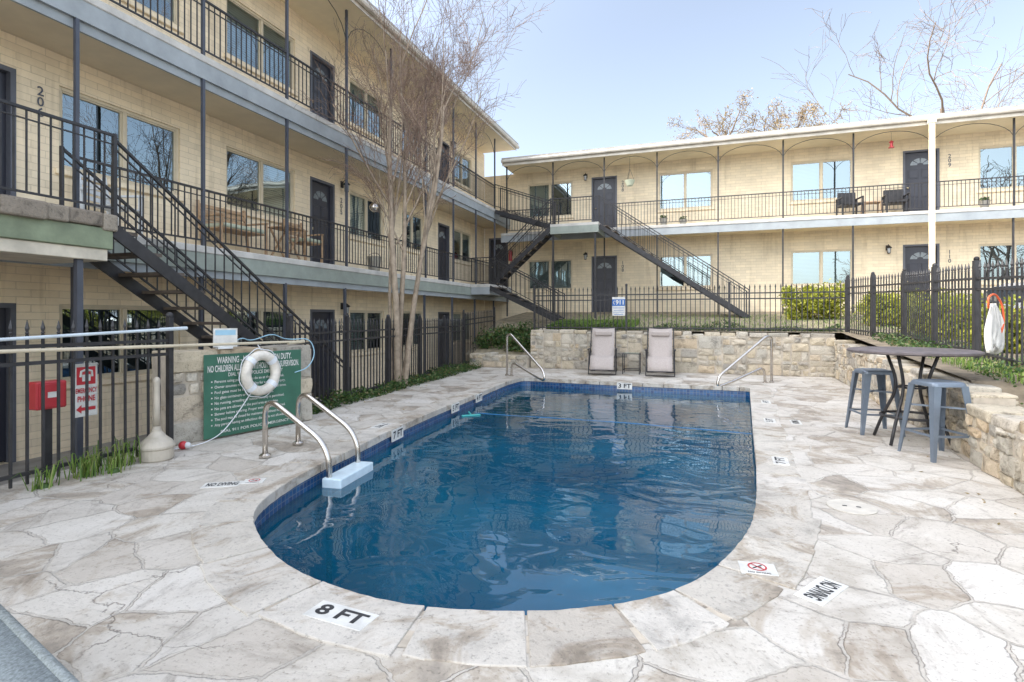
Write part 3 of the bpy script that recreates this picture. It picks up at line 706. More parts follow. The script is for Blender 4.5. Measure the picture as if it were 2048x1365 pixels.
for a,b in zip(allp[:-1],allp[1:]):
    if a!=-5.1:
        mb=MB(); railing(mb,(a,YB+.05,U),(b,YB+.05,U),.84); mb.obj('railing','iron',Bb)
    mb=MB(); n=14
    mb.tube([(a+(b-a)*(.5-.5*math.cos(math.pi*k/n)),YB+.05,6.48+.55*math.sin(math.pi*k/n)) for k in range(n+1)],.008,5); mb.obj('arch','iron',Bb)
Dig(FB,'208',-2.72,U+1.85,Bb,1,.17); Dig(FB,'209',7.35,U+1.85,Bb,1,.17); Dig(FB,'108',-2.72,Gd+1.85,Bb,1,.17); Dig(FB,'110',7.35,Gd+1.85,Bb,1,.17)
r=thing('downpipe','tall square white downpipe standing in front of balcony','downpipe',loc=(6.35,YB-.40,.9))
mb=MB(); mb.box(6.29,6.42,YB-.46,YB-.35,.6,7.05); mb.obj('pipe','soffitl',r,bevel=.01); mb=MB(); mb.box(6.27,6.44,YB-.48,YB-.33,7.03,7.14); mb.obj('outlet','soffitl',r)
r=thing('stair_landing','steel stair landing with grey green edge on thin posts','stair landing',loc=(-4.0,18.4,1.35),group='stair landings')
mb=MB(); mb.box(-4.83,-3.18,17.9,YB-.003,U-.09,U-.002); mb.obj('deck','conc',r)
mb=MB(); mb.box(-4.83,-3.18,17.9,17.95,U-.34,U-.092); mb.box(-4.83,-4.78,17.952,YB-.01,U-.34,U-.092); mb.box(-3.23,-3.18,17.952,YB-.01,U-.34,U-.092); mb.obj('fascia','greenf',r)
for x in (-4.75,-3.3):
    mb=MB(); mb.box(x-.03,x+.03,17.96,18.02,1.2,U-.09); mb.obj('post','iron',r)
mb=MB(); railing(mb,(-4.83,17.92,U),(-3.18,17.92,U),.86); mb.obj('railing','iron',r)
stairs('long black steel stair down to the lawn terrace',(-3.18,18.05,U),(1,0),4.6,1.36,.95,16,(0,1))
stairs('short black steel stair up to the upper balcony',(XB+.02,18.62,F3),(1,0),2.25,U+.02,.58,5,(0,1))
stairs('black steel stair between landing and lower balcony',(-4.83,17.95,U),(-1,0),2.2,F2+.02,.62,10,(0,1))
stairs('short black steel stair down to the terrace',(-6.5,16.5,F2),(1,0),2.3,1.28,.85,6,(0,1))
r=thing('stair_landing','small green edged landing joining balcony to stairs','stair landing',loc=(-6.8,17.5,F2),group='stair landings')
mb=MB(); mb.box(XB+.003,-6.48,16.45,18.65,F2-.1,F2-.001); mb.obj('deck','conc',r); mb=MB(); mb.box(XB+.004,-6.49,16.46,18.64,F2-.34,F2-.102); mb.obj('fascia','greenl',r)
mb=MB(); railing(mb,(XB+.02,16.46,F2),(-6.5,16.46,F2)); mb.obj('railing','iron',r)
r=thing('stair_landing','lichen stained concrete landing on green timber beam','stair landing',loc=(-6.6,2.5,G0),group='stair landings')
mb=MB(); b=-3.0
while b<4.28:
    w=min(R.uniform(.12,.4),4.28-b)
    if 4.28-b-w<.12: w=4.28-b
    e=-6.10+R.uniform(-.035,.035); zt=F2+.05+R.uniform(-.006,.006); mb.box(XB+.002,e,b,b+w,F2-.12+R.uniform(-.02,.02),zt); b+=w
mb.obj('slab','moss',r,bevel=.022,bseg=2)
mb=MB(); mb.box(XB+.003,-6.16,-3,4.24,F2-.34,F2-.112); mb.obj('beam','green',r,bevel=.008); mb=MB(); mb.box(XB+.004,-6.19,-3,4.20,F2-.47,F2-.342); mb.obj('board','white',r,bevel=.006)
for b in (3.95,1.8):
    mb=MB(); mb.box(-6.3,-6.24,b-.03,b+.03,G0,F2-.47); mb.obj('post','slate',r)
mb=MB(); railing(mb,(-6.16,-2,F2+.03),(-6.16,4.25,F2+.03),.9); mb.beam((-6.16,4.25,F2),(-6.16,4.25,F2+.95),.04,.04); mb.obj('railing','iron',r)
stairs('steep black steel stair down from the lower balcony',(-6.2,4.28,F2),(0,1),4.3,G0,.88,14,(-1,0),.9)

# ------------------------------------------------------------------ TERRAIN
def hgt(a,b):
    h=.45+.04*b if b<14.45 else min(1.6,1.04+.094*(b-14.5))
    if b<0: h=.45
    if b<6.6:
        t=max(0,min(1,(a-wallA(b)-.45)/1.6)); h=.42*(1-t)+h*t
    if a<-4.2 and b>=14.45: h=min(h,.30+max(0,b-14.5)*.38)
    dip=min(.6,max(0,(a-5.5)*.3))*max(0,min(1,(19.4-b)/1.5)); return h-dip
def terrain(name,mat,cond):
    mb=MB(); A=[-6.5+.5*i for i in range(0,4)]+[-4.52,-4.15]+[-4+.5*i for i in range(0,65)]; B=[14.5+.5*i for i in range(0,14)]+[22,26,30,60]
    for a0,a1 in zip(A[:-1],A[1:]):
        for b0,b1 in zip(B[:-1],B[1:]):
            if cond((a0+a1)/2,(b0+b1)/2): mb.quad((a0,b0,hgt(a0,b0)),(a1,b0,hgt(a1,b0)),(a1,b1,hgt(a1,b1)),(a0,b1,hgt(a0,b1)))
    Bn=[-12+.5*i for i in range(54)]
    for b0,b1 in zip(Bn[:-1],Bn[1:]):
        for i in range(64):
            a=lambda b,i: wallA(b)+.17+(5.2-wallA(b)-.17)*i/5 if i<=5 else 5.2+(i-5)*.5
            q0,q1,q2,q3=a(b0,i),a(b0,i+1),a(b1,i+1),a(b1,i)
            if cond((q0+q1)/2,(b0+b1)/2): mb.quad((q0,b0,hgt(q0,b0)),(q1,b0,hgt(q1,b0)),(q2,b1,hgt(q2,b1)),(q3,b1,hgt(q3,b1)))
    mb.obj(name,mat,kind='structure')
isd=lambda a,b:a>5.2 and b<18.4
terrain('terrace_ground','lawn',lambda a,b:not isd(a,b) and not(b<14.5 and a<5.2)); terrain('planting_bed','soil',lambda a,b:b<14.5 and a<5.2); terrain('driveway','asphalt',isd)

stone_wall('stone_wall','long random rubble limestone retaining wall behind pool',(-4.45,14.36),(2.98,14.36),0,1.04,.34,(0,1),.17,.99,group='limestone rubble walls')
stone_wall('stone_wall','short rubble limestone return wall beside the steps',(-4.45,14.72),(-4.45,16.6),0,1.02,.32,(1,0),.17,1.18,group='limestone rubble walls')
stone_wall('stone_wall','low rubble limestone wall in the pool corner',(-6.2,14.15),(-4.46,14.15),0,.40,.5,(0,1),.13,.30,group='limestone rubble walls')
stone_wall('stone_wall','rubble limestone wall beside drive with rough cap',(wallA(6.45),6.45),(wallA(14.34),14.34),0,.68,.36,(1,0),.14,.84,group='limestone rubble walls')
stone_wall('stone_wall','lower rubble limestone wall with rough cap stones',(wallA(-3)-.04,-3),(wallA(6.42)-.04,6.42),0,.47,.4,(1,0),.11,.54,group='limestone rubble walls')
stone_wall('stone_wall','thick rubble limestone wall carrying green sign',(-5.39,4.31),(-5.0,6.1),0,1.03,.42,(-.977,.213),.24,cap=False,group='limestone rubble walls')

fence('pool_fence','black iron spear topped fence beside walkway',[(-5.27,-2.0,0),(-5.20,4.15,0)],1.32,2.05)
fence('pool_fence','black iron spear topped fence with ivy along its foot',[(-5.42,6.15,-.02),(-5.75,9.2,-.02),(-6.3,14.0,-.02)],1.34,1.55,psize=.06)
fence('pool_fence','black iron fence on top of limestone retaining wall',[(-4.40,14.62,1.0),(3.25,14.62,1.0)],1.16,2.55)
fence('pool_fence','black iron fence above the planting bed by drive',[(3.28,14.62,1.0),(3.62,12.0,.93),(3.5,8.9,.82)],1.26,1.7,psize=.07)
fence('pool_fence','black iron fence section beside the driveway',[(3.5,8.9,.82),(3.35,4.2,.58),(3.1,-1,.5)],1.26,2.2)
fence('pool_fence','short black iron fence beside the corner stair',[(-6.3,14.0,-.02),(-6.25,16.3,.1)],1.5,2)

# ------------------------------------------------------------------ SIGNS + LEFT EDGE THINGS
wd=Vector((-5.0+5.39,6.1-4.31,0)).normalized(); wang=math.atan2(wd.y,wd.x)
def wallpt(s,o,z): n=Vector((wd.y,-wd.x,0)); p=Vector((-5.39,4.31,0))+wd*s+n*o; return (p.x,p.y,z)
r=thing('warning_sign','large green pool rules sign mounted on stone wall','sign',loc=wallpt(.965,.055,.02),rot=wang)
mb=MB(); mb.box(-.64,.64,-.006,.006,0,.955); mb.obj('panel','signg',r,local=True,bevel=.004)
X=Matrix.Rotation(math.pi/2,4,'X')
mb=MB(); T=lambda x,z:Matrix.Translation((x,-.0085,z))@X
mb.text("WARNING - NO LIFEGUARD ON DUTY.",.105,T(0,.88),fitw=.98,bold=.02); mb.text("NO CHILDREN ALLOWED WITHOUT ADULT SUPERVISION.",.105,T(0,.785),fitw=1.20,bold=.02)
mb.text("DIAL 911 FOR POLICE EMERGENCY",.06,T(0,.71),fitw=.72,bold=.015)
for i,t in enumerate(RULES):
    w=.95*len(t)/57; mb.text(t,.045,T(-.52+w/2,.64-i*.062),fitw=w,bold=.012); mb.box(-.56,-.545,-.0088,-.0082,.635-i*.062,.65-i*.062)
mb.text("DIAL 911 FOR POLICE EMERGENCY",.045,T(0,.06),fitw=.9,bold=.012)
mb.obj('lettering','signw',r,local=True,normals=False)
r=thing('life_ring','white ring buoy with rope hung on green sign','life ring',loc=wallpt(.98,.13,.72),rot=wang+.12)
mb=MB(); mb.tube([(.215*math.cos(t),0,.215*math.sin(t)) for t in [2*math.pi*k/40 for k in range(40)]],.06,14,closed=True); mb.obj('ring','ring',r,local=True,smooth=True)
mb=MB()
for k in range(4):
    t=math.pi/4+k*math.pi/2; c=Vector((.215*math.cos(t),0,.215*math.sin(t))); tg=Vector((-math.sin(t),0,math.cos(t)))
    mb.tube([c-tg*.03,c+tg*.03],.065,14,caps=False)
mb.tube([(.295*math.cos(t)*(1+.03*math.sin(t*8)),.01,.295*math.sin(t)*(1+.03*math.sin(t*8))) for t in [2*math.pi*k/64 for k in range(64)]],.006,5,closed=True)
mb.tube(bez([(0,0,.28),(-.02,.05,.36),(.08,.10,.34)],4,.1),.006,5); mb.obj('rope','rope',r,local=True,smooth=True)
mb=MB()
cp=[wallpt(.86,.12,.5),wallpt(.70,.08,.25),wallpt(.50,.10,.06),wallpt(.2,.25,.02),wallpt(-.1,.2,.02),wallpt(-.2,.12,.03)]
mb.tube(bez(cp,6,.25),.006,5); o=mb.obj('throw_rope','rope',smooth=True); o['label']='thin white throw rope trailing down the sign'; o['category']='rope'
mb=MB()
cp=[wallpt(.7,-.1,1.05),wallpt(.8,.0,1.16),wallpt(1.0,-.1,1.10),wallpt(1.2,.02,1.2),wallpt(1.5,-.1,1.1),wallpt(1.75,.06,1.12),wallpt(1.82,.08,.9),wallpt(1.7,.08,.72),wallpt(1.5,.07,.68)]
mb.tube(bez(cp,6,.2),.007,5); o=mb.obj('coiled_cord','cord',smooth=True); o['label']='light blue cord draped over stone wall'; o['category']='rope'
r=thing('notice_card','small white notice card on top of stone wall','notice',loc=wallpt(.62,-.02,1.03),rot=wang-.25)
mb=MB(); mb.box(-.13,.13,-.01,.01,.02,.24); mb.obj('card','signw',r,local=True); mb=MB(); mb.box(-.11,.11,-.0125,-.0105,.16,.22); mb.obj('print','cord',r,local=True); mb=MB(); mb.box(-.08,.08,-.02,.08,0,.02); mb.obj('foot','wplast',r,local=True)
r=thing('emergency_sign','red and white emergency phone sign behind fence bars','sign',loc=(-5.275,3.385,.50),rot=math.pi/2)
mb=MB(); mb.box(-.10,.10,-.004,.004,0,.48); mb.obj('panel','signw',r,local=True,bevel=.003)
mb=MB(); mb.box(-.08,.08,-.0062,-.0044,.29,.45); mb.text('EMERGENCY',.06,T(0,.235),fitw=.18,bold=.025); mb.text('PHONE',.07,T(0,.16),fitw=.15,bold=.025)
mb.add([(-.085,-.007,.07),(-.04,-.007,.11),(-.04,-.007,.085),(.08,-.007,.085),(.08,-.007,.055),(-.04,-.007,.055),(-.04,-.007,.03)],[(0,1,2,3,4,5,6)]); mb.obj('red_print','red',r,local=True,normals=False)
mb=MB(); mb.tube([(-.05,-.009,.36),(-.045,-.009,.41),(0,-.009,.425),(.045,-.009,.41),(.05,-.009,.36)],.010,6); mb.box(-.035,.035,-.0095,-.0065,.32,.38); mb.obj('phone_symbol','signw',r,local=True)
r=thing('phone_box','red enamel emergency phone box behind fence','phone box',loc=(-5.42,3.16,.60),rot=math.pi/2)
mb=MB(); mb.box(-.12,.12,-.07,.07,0,.24); mb.obj('case','red',r,local=True,bevel=.012); mb=MB(); mb.box(-.105,.105,-.078,-.0705,.02,.22); mb.obj('lid','red',r,local=True,bevel=.004)
mb=MB(); mb.box(-.04,.04,-.081,-.0785,.10,.15); mb.obj('label_plate','signw',r,local=True); mb=MB(); mb.box(-.03,.03,-.02,.02,-.62,0); mb.obj('stand','iron',r,local=True)
r=thing('ash_receptacle','beige plastic cigarette bin with slender neck','ashtray bin',loc=(*sv(-3.50,5.34),0))
mb=MB(); mb.lathe([(.14,0),(.148,.015),(.145,.11),(.157,.12),(.157,.14),(.135,.18),(.08,.23),(.042,.28),(.033,.33)],n=28); mb.obj('base','beige',r,local=True,smooth=False,bevel=.004)
mb=MB(); mb.lathe([(.033,.33),(.028,.5),(.026,.72),(.031,.76),(.030,.79),(.015,.81),(0,.815)],n=20); mb.obj('neck','beige',r,local=True,smooth=True)
r=thing('float_ball','small red and white float ball on paving','float',loc=(-5.17,4.28,0.0),rot=.4)
mb=MB(); mb.sphere((0,0,.045),.045,16); mb.obj('ball','red',r,local=True,smooth=True); mb=MB(); mb.sphere((.045,0,.045),.033,14); mb.obj('cap','wplast',r,local=True,smooth=True)
for lbl,m_,a,b,rr in (('pale blue cleaning pole resting along the fence','polew',(-5.13,-.8,1.10),(-5.12,4.28,1.285),.014),('aged yellowish pole resting along fence and wall','poley',(-5.11,-.8,1.20),(-5.10,6.05,1.07),.016)):
    mb=MB(); mb.cyl(a,b,rr,n=10); mb.cyl((b[0],b[1]-.3,b[2]-.01),b,rr*1.35,n=10); o=mb.obj('cleaning_pole',m_); o['label']=lbl; o['category']='pole'
r=thing('emergency_number_sign','white and blue 911 sign hanging on far fence','sign',loc=(-2.05,14.585,1.42))
mb=MB(); mb.box(-.17,.17,-.004,.004,.02,.52); mb.obj('panel','signw',r,local=True)
mb=MB(); mb.box(-.17,.17,-.0062,-.0045,.28,.46); mb.box(-.12,.12,-.006,-.0045,.05,.065); mb.box(-.15,.15,-.006,-.0045,.22,.235); mb.box(-.13,.13,-.006,-.0045,.16,.172); mb.box(-.15,.15,-.006,-.0045,.11,.12); mb.obj('blue_print','signb',r,local=True)
mb=MB(); mb.text('911',.16,T(.04,.37),fitw=.21,bold=.03); mb.tube([(-.11,-.008,.42),(-.14,-.008,.37),(-.11,-.008,.32)],.011,6); mb.obj('lettering','signw',r,local=True,normals=False)

# ------------------------------------------------------------------ FURNITURE
def lounge(x,y,rot,label):
    r=thing('lounge_chair',label,'lounge chair',loc=(*sv(x,y),0),rot=rot,group='folding lounge chairs')
    prof=[(.42,1.12),(.34,.98),(.20,.70),(.08,.48),(.0,.42),(-.15,.42),(-.34,.46),(-.44,.42),(-.56,.26),(-.64,.14)]
    mb=MB(); vs=[];fs=[]
    for yy,z in prof:
        for xx in (-.28,-.14,0,.14,.28): vs.append((xx,yy,z-.02*(1-(xx/.28)**2)))
    for i in range(len(prof)-1):
        for j in range(4): fs.append((i*5+j,i*5+j+1,(i+1)*5+j+1,(i+1)*5+j))
    mb.add(vs,fs); o=mb.obj('sling','taupe',r,local=True,smooth=True,normals=False); so=o.modifiers.new('s','SOLIDIFY'); so.thickness=.012
    mb=MB()
    for sx in (-1,1): mb.tube([(sx*.31,a,b) for a,b in prof],.013,8)
    for yy,z in (prof[0],prof[-1]): mb.tube([(-.31,yy,z),(.31,yy,z)],.013,8)
    mb.obj('frame','iron',r,local=True)
    for sx in (-1,1):
        mb=MB(); mb.tube([(sx*.33,-.42,.02),(sx*.33,.30,.60)],.012,8); mb.tube([(sx*.33,.42,.02),(sx*.33,-.30,.60)],.012,8); mb.tube([(sx*.33,.42,.02),(-sx*.0,.42,.02)],.012,8); mb.tube([(sx*.33,-.42,.02),(0,-.42,.02)],.012,8); mb.obj('leg','iron',r,local=True)
        mb=MB(); mb.box(sx*.335-.025,sx*.335+.025,-.32,.18,.60,.625); mb.obj('armrest','iron',r,local=True,bevel=.006)
    mb=MB(); mb.box(-.22,.22,.26,.33,.93,1.05); mb.obj('headrest','taupe',r,local=True,bevel=.03,bseg=3)
    mb=MB()
    for sx in (-1,1):
        for i in range(14):
            t=i/13; k=t*(len(prof)-1); a=int(min(k,len(prof)-2)); f=k-a; yy=prof[a][0]*(1-f)+prof[a+1][0]*f; z=prof[a][1]*(1-f)+prof[a+1][1]*f
            mb.tube([(sx*.28,yy,z),(sx*.31,yy,z)],.005,4)
    mb.obj('lacing','iron',r,local=True)
    return r
l1=lounge(2.27,13.55,.12,'taupe mesh folding lounge chair beside stone wall')
clone(l1,(*sv(3.60,13.15),0),.05)
r=thing('side_table','small square black side table between lounge chairs','side table',loc=(*sv(2.98,13.50),0),rot=.03)
mb=MB(); mb.box(-.2,.2,-.2,.2,.49,.51); mb.obj('top','glass',r,local=True)
mb=MB()
for a in (-.2,.2):
    for b in (-.2,.2): mb.beam((a,b,0),(a,b,.5),.02,.02)
for z in (.5,.1):
    mb.beam((-.2,-.2,z),(.2,-.2,z),.02,.02); mb.beam((-.2,.2,z),(.2,.2,z),.02,.02); mb.beam((-.2,-.2,z),(-.2,.2,z),.02,.02); mb.beam((.2,-.2,z),(.2,.2,z),.02,.02)
mb.obj('frame','iron',r,local=True)
r=thing('bar_table','tall round bar table with dark top and iron base','table',loc=(*sv(4.46,6.05),0),rot=.3)
mb=MB(); mb.lathe([(0,1.00),(.60,1.00),(.62,1.012),(.62,1.03),(.60,1.042),(0,1.042)],n=48); mb.obj('top','tabletop',r,local=True)
for k in range(4):
    a=k*math.pi/2+.5; f=lambda rr,z:(rr*math.cos(a),rr*math.sin(a),z)
    mb=MB(); mb.tube(bez([f(.40,.01),f(.30,.28),f(.13,.62),f(.26,.99)],8,.3),.017,8); mb.obj('leg','iron',r,local=True,smooth=True)
mb=MB(); mb.tube([(.29*math.cos(t),.29*math.sin(t),.30) for t in [2*math.pi*k/36 for k in range(36)]],.014,8,closed=True); mb.obj('footrest','iron',r,local=True,smooth=True)
mb=MB(); mb.tube([(.13*math.cos(t),.13*math.sin(t),.62) for t in [2*math.pi*k/24 for k in range(24)]],.01,8,closed=True); mb.obj('collar','iron',r,local=True,smooth=True)
def stool(x,y,rot,label):
    r=thing('bar_stool',label,'bar stool',loc=(*sv(x,y),0),rot=rot,group='gunmetal bar stools')
    mb=MB()
    def rr(h,z,k=5,rad=.06):
        out=[]
        for cx,cy,a0 in ((h-rad,h-rad,0),(-h+rad,h-rad,90),(-h+rad,-h+rad,180),(h-rad,-h+rad,270)):
            for i in range(k): a=math.radians(a0+90*i/(k-1)); out.append((cx+rad*math.cos(a),cy+rad*math.sin(a),z))
        return out
    rings=[rr(.178,.715),rr(.172,.745),rr(.16,.76),rr(.14,.765),rr(.12,.757)]
    n=20; mb.add([p for g in rings for p in g],[(i*n+j,i*n+(j+1)%n,(i+1)*n+(j+1)%n,(i+1)*n+j) for i in range(4) for j in range(n)]+[tuple(range(4*n,5*n)),tuple(range(n))[::-1]])
    mb.obj('seat','gun',r,local=True,smooth=False,bevel=.003)
    for sx,sy in ((1,1),(1,-1),(-1,1),(-1,-1)):
        mb=MB(); t=Vector((sx*.145,sy*.145,.725)); b=Vector((sx*.225,sy*.225,.0)); 
        def ring(c,w,d): 
            return [(c.x+sx*w*.5,c.y+sy*w*.5,c.z),(c.x-sx*w,c.y+sy*w*.5,c.z),(c.x-sx*w,c.y+sy*w*.5-sy*d,c.z),(c.x+sx*w*.5-sx*d,c.y+sy*w*.5-sy*d,c.z),(c.x+sx*w*.5-sx*d,c.y-sy*w,c.z),(c.x+sx*w*.5,c.y-sy*w,c.z)]
        A=ring(t,.05,.008);B_=ring(b,.022,.006); mb.add(A+B_,[(i,(i+1)%6,(i+1)%6+6,i+6) for i in range(6)]+[(0,1,2,3,4,5),(6,7,8,9,10,11)]); mb.obj('leg','gun',r,local=True)
    mb=MB(); h=.198; z=.24
    for a,b in (((-h,-h),(h,-h)),((h,-h),(h,h)),((h,h),(-h,h)),((-h,h),(-h,-h))): mb.beam((*a,z),(*b,z),.02,.02)
    mb.obj('footrest','gun',r,local=True)
    mb=MB(); mb.beam((-.17,-.17,.5),(.17,.17,.5),.014,.018); mb.beam((-.17,.17,.503),(.17,-.17,.503),.014,.018); mb.obj('brace','gun',r,local=True)
    return r
s1=stool(4.28,5.45,.35,'gunmetal steel bar stool standing beside tall table')
clone(s1,(*sv(4.42,6.62),0),.15)
r=thing('sun_lounger','grey green woven sling sun lounger on paving','sun lounger',loc=(*sv(-1.70,1.42),0),rot=TH+math.radians(-34))
mb=MB(); vs=[];fs=[]
for i in range(9):
    for j in range(7):
        x=-.85+1.35*i/8*1.0; y=-.33+.66*j/6; vs.append((x+.15,y,.37-.03*(1-(y/.33)**2)))
for i in range(8):
    for j in range(6): fs.append((i*7+j,i*7+j+1,(i+1)*7+j+1,(i+1)*7+j))
mb.add(vs,fs); o=mb.obj('sling','sling',r,local=True,smooth=True,normals=False); so=o.modifiers.new('s','SOLIDIFY'); so.thickness=.01
mb=MB(); mb.tube(bez([(-.75,-.34,.37),(.66,-.34,.37),(.66,.34,.37),(-.75,.34,.37)],6,.06),.018,10); mb.obj('frame','sling',r,local=True,smooth=True)
for sx in (-.6,.5):
    for sy in (-.33,.33):
        mb=MB(); mb.cyl((sx,sy,.36),(sx,sy,0),.018); mb.obj('leg','sling',r,local=True)

def slat_chair(x,y,z,rot,m,label,w=.5,long=0):
    r=thing('garden_bench' if long else 'garden_chair',label,'bench' if long else 'chair',loc=(x,y,z),rot=rot,group='balcony seats')
    W=w/2
    mb=MB()
    for i in range(5): mb.box(-W,W,-.22+i*.095,-.22+i*.095+.07,.43,.45)
    mb.obj('seat',m,r,local=True,bevel=.004)
    mb=MB(); 
    for i in range(4): mb.box(-W,W,.24+i*.02,.26+i*.02,.52+i*.1,.58+i*.1)
    mb.obj('backrest',m,r,local=True,bevel=.004)
    for sx in (-W,W):
        mb=MB(); mb.beam((sx,-.2,0),(sx,-.2,.64),.04,.04); mb.beam((sx,.2,0),(sx,.33,.93),.04,.04); mb.box(sx-.03,sx+.03,-.24,.26,.64,.665); mb.obj('leg_frame',m,r,local=True)
    return r
slat_chair(-7.85,7.55,F2,math.pi/2,'wood','weathered wooden slat bench against brick wall',1.0,1)
slat_chair(-7.75,9.25,F2,math.pi/2,'wood','weathered wooden slat chair with pale cushion',.5)
mb=MB(); mb.box(-8.0,-7.52,9.02,9.48,F2+.455,F2+.53); o=mb.obj('seat_cushion','cush',bevel=.03,bseg=3); o['label']='pale green seat cushion on wooden chair'; o['category']='cushion'; o['group']='pale seat cushions'
mb=MB(); mb.box(-8.1,-7.62,7.1,8.0,F2+.455,F2+.53); o=mb.obj('seat_cushion','cush',bevel=.03,bseg=3); o['label']='pale green bench cushion on wooden bench'; o['category']='cushion'; o['group']='pale seat cushions'
r=thing('folding_table','small weathered wooden folding table on balcony','table',loc=(-7.6,8.5,F2))
mb=MB(); 
for i in range(5): mb.box(-.25,.25,-.25+i*.1,-.16+i*.1,.62,.64)
mb.obj('top','wood',r,local=True)
mb=MB(); mb.beam((-.2,-.22,0),(-.2,.22,.62),.03,.03); mb.beam((-.17,.22,0),(-.17,-.22,.62),.03,.03); mb.beam((.2,-.22,0),(.2,.22,.62),.03,.03); mb.beam((.17,.22,0),(.17,-.22,.62),.03,.03); mb.obj('leg','wood',r,local=True)
slat_chair(-7.75,5.35,F2,1.9,'wplast','white slatted folding chair on balcony',.48)
r=thing('planter_bucket','galvanised metal bucket on balcony floor','bucket',loc=(-7.45,11.3,F2)); mb=MB(); mb.lathe([(.13,0),(.17,.36),(.18,.37),(.165,.365),(.14,.1)],n=20); mb.obj('bucket','pot',r,local=True); mb=MB(); mb.tube([(.17*math.cos(t),0,.36+.1*math.sin(t)) for t in [math.pi*k/10 for k in range(11)]],.006,5); mb.obj('handle','iron',r,local=True)
def wchair(x,label):
    r=thing('wicker_chair',label,'chair',loc=(x,19.85,U),rot=R.uniform(-.2,.2),group='black balcony chairs')
    mb=MB(); mb.box(-.27,.27,-.27,.25,.36,.44); mb.obj('seat','iron',r,local=True,bevel=.02); mb=MB(); mb.box(-.27,.27,.2,.26,.44,.85); mb.obj('backrest','iron',r,local=True,bevel=.02)
    for sx in (-1,1):
        mb=MB(); mb.box(sx*.29-.03,sx*.29+.03,-.27,.25,.60,.64); mb.obj('armrest','iron',r,local=True,bevel=.01)
        for sy in (-.25,.22): mb=MB(); mb.box(sx*.29-.02,sx*.29+.02,sy-.02,sy+.02,0,.6); mb.obj('leg','iron',r,local=True)
wchair(4.5,'black woven armchair on upper balcony'); wchair(5.75,'black woven armchair on upper balcony')
r=thing('balcony_table','small low wooden table between black chairs','table',loc=(5.1,19.85,U)); mb=MB(); mb.box(-.25,.25,-.2,.2,.42,.45); mb.obj('top','wood',r,local=True)
mb=MB()
for a in (-.22,.22):
    for b in (-.17,.17): mb.box(a-.02,a+.02,b-.02,b+.02,0,.42)
mb.obj('leg','wood',r,local=True)
for x,hh in ((-1.2,.28),(-.55,.2),(7.9,.25)):
    r=thing('flower_pot','grey plant pot on upper balcony floor','plant pot',loc=(x,19.6,U),group='balcony pots'); mb=MB(); mb.lathe([(.09,0),(.14,hh),(.15,hh),(.13,hh-.02),(.12,hh-.04)],n=16); mb.obj('pot','pot',r,local=True); mb=MB(); leaves(mb,lambda:(R.uniform(-.1,.1),R.uniform(-.1,.1),hh+R.uniform(0,.1)),60,.04); mb.obj('plant','livy',r,local=True,normals=False)
def lantern(x,y,z,rot,label='black iron wall lantern beside a door'):
    r=thing('wall_lantern',label,'lamp',loc=(x,y,z),rot=rot,group='black wall lanterns')
    mb=MB(); mb.box(-.05,.05,-.02,0,-.08,.08); mb.tube([(0,-.02,.05),(0,-.1,.1),(0,-.14,.06)],.01,6); mb.obj('bracket','iron',r,local=True)
    mb=MB(); mb.lathe([(.02,.06),(.09,.0),(.085,-.01),(.06,-.03)],(0,-.14,0),8); mb.lathe([(.03,-.2),(.05,-.18),(.055,-.175)],(0,-.14,0),8); 
    for k in range(4): a=k*math.pi/2+.78; mb.cyl((.055*math.cos(a),-.14+.055*math.sin(a),-.02),(.045*math.cos(a),-.14+.045*math.sin(a),-.18),.006,n=4)
    mb.obj('cage','iron',r,local=True); mb=MB(); mb.lathe([(.045,-.17),(.055,-.03)],(0,-.14,0),8); mb.obj('glass','lens',r,local=True)
for b,z in ((11.15,F2+2.15),(3.3,F3+2.0),(11.15,G0+2.12),(17.3,F3+2.1)): lantern(XW,b,z,math.pi/2)
lantern(-4.1,YW,U+2.2,0); lantern(-4.1,YW,Gd+2.2,0); lantern(5.7,YW,Gd+2.05,0)
r=thing('hanging_globe','silver gazing globe hanging under balcony ceiling','hanging ornament',loc=(XB-.15,11.05,4.0)); mb=MB(); mb.sphere((0,0,.0),.11,20); mb.obj('globe','steel',r,local=True,smooth=True); mb=MB(); mb.cyl((0,0,.1),(0,0,1.0),.005,n=5); mb.obj('chain','iron',r,local=True)
r=thing('hanging_planter','pale green hanging pot under balcony roof','planter',loc=(-2.35,YB+.25,6.05)); mb=MB(); mb.lathe([(.10,0),(.17,.16),(.18,.19),(.15,.19)],n=18); mb.obj('pot','cush',r,local=True); mb=MB(); 
for k in range(3): a=k*2.1; mb.cyl((.16*math.cos(a),.16*math.sin(a),.18),(0,0,.6),.005,n=4)
mb.cyl((0,0,.6),(0,0,1.03),.005,n=4); mb.obj('wire','iron',r,local=True)
r=thing('bird_feeder','small red hanging feeder under balcony roof','bird feeder',loc=(5.55,YB+.3,6.6)); mb=MB(); mb.lathe([(.08,0),(.08,.02),(.04,.04),(.04,.15),(.07,.17),(.02,.22)],n=14); mb.obj('body','red',r,local=True); mb=MB(); mb.cyl((0,0,.22),(0,0,.48),.004,n=4); mb.obj('wire','iron',r,local=True)
r=thing('fire_extinguisher','red fire extinguisher on corner wall','fire extinguisher',loc=(-7.12,YW-.1,F2+1.15)); mb=MB(); mb.lathe([(.07,0),(.075,.02),(.075,.36),(.03,.42)],n=14); mb.obj('cylinder','red',r,local=True); mb=MB(); mb.cyl((0,0,.42),(0,0,.47),.015); mb.tube([(0,0,.45),(.09,0,.42),(.09,0,.2)],.01,5); mb.obj('valve','iron',r,local=True)

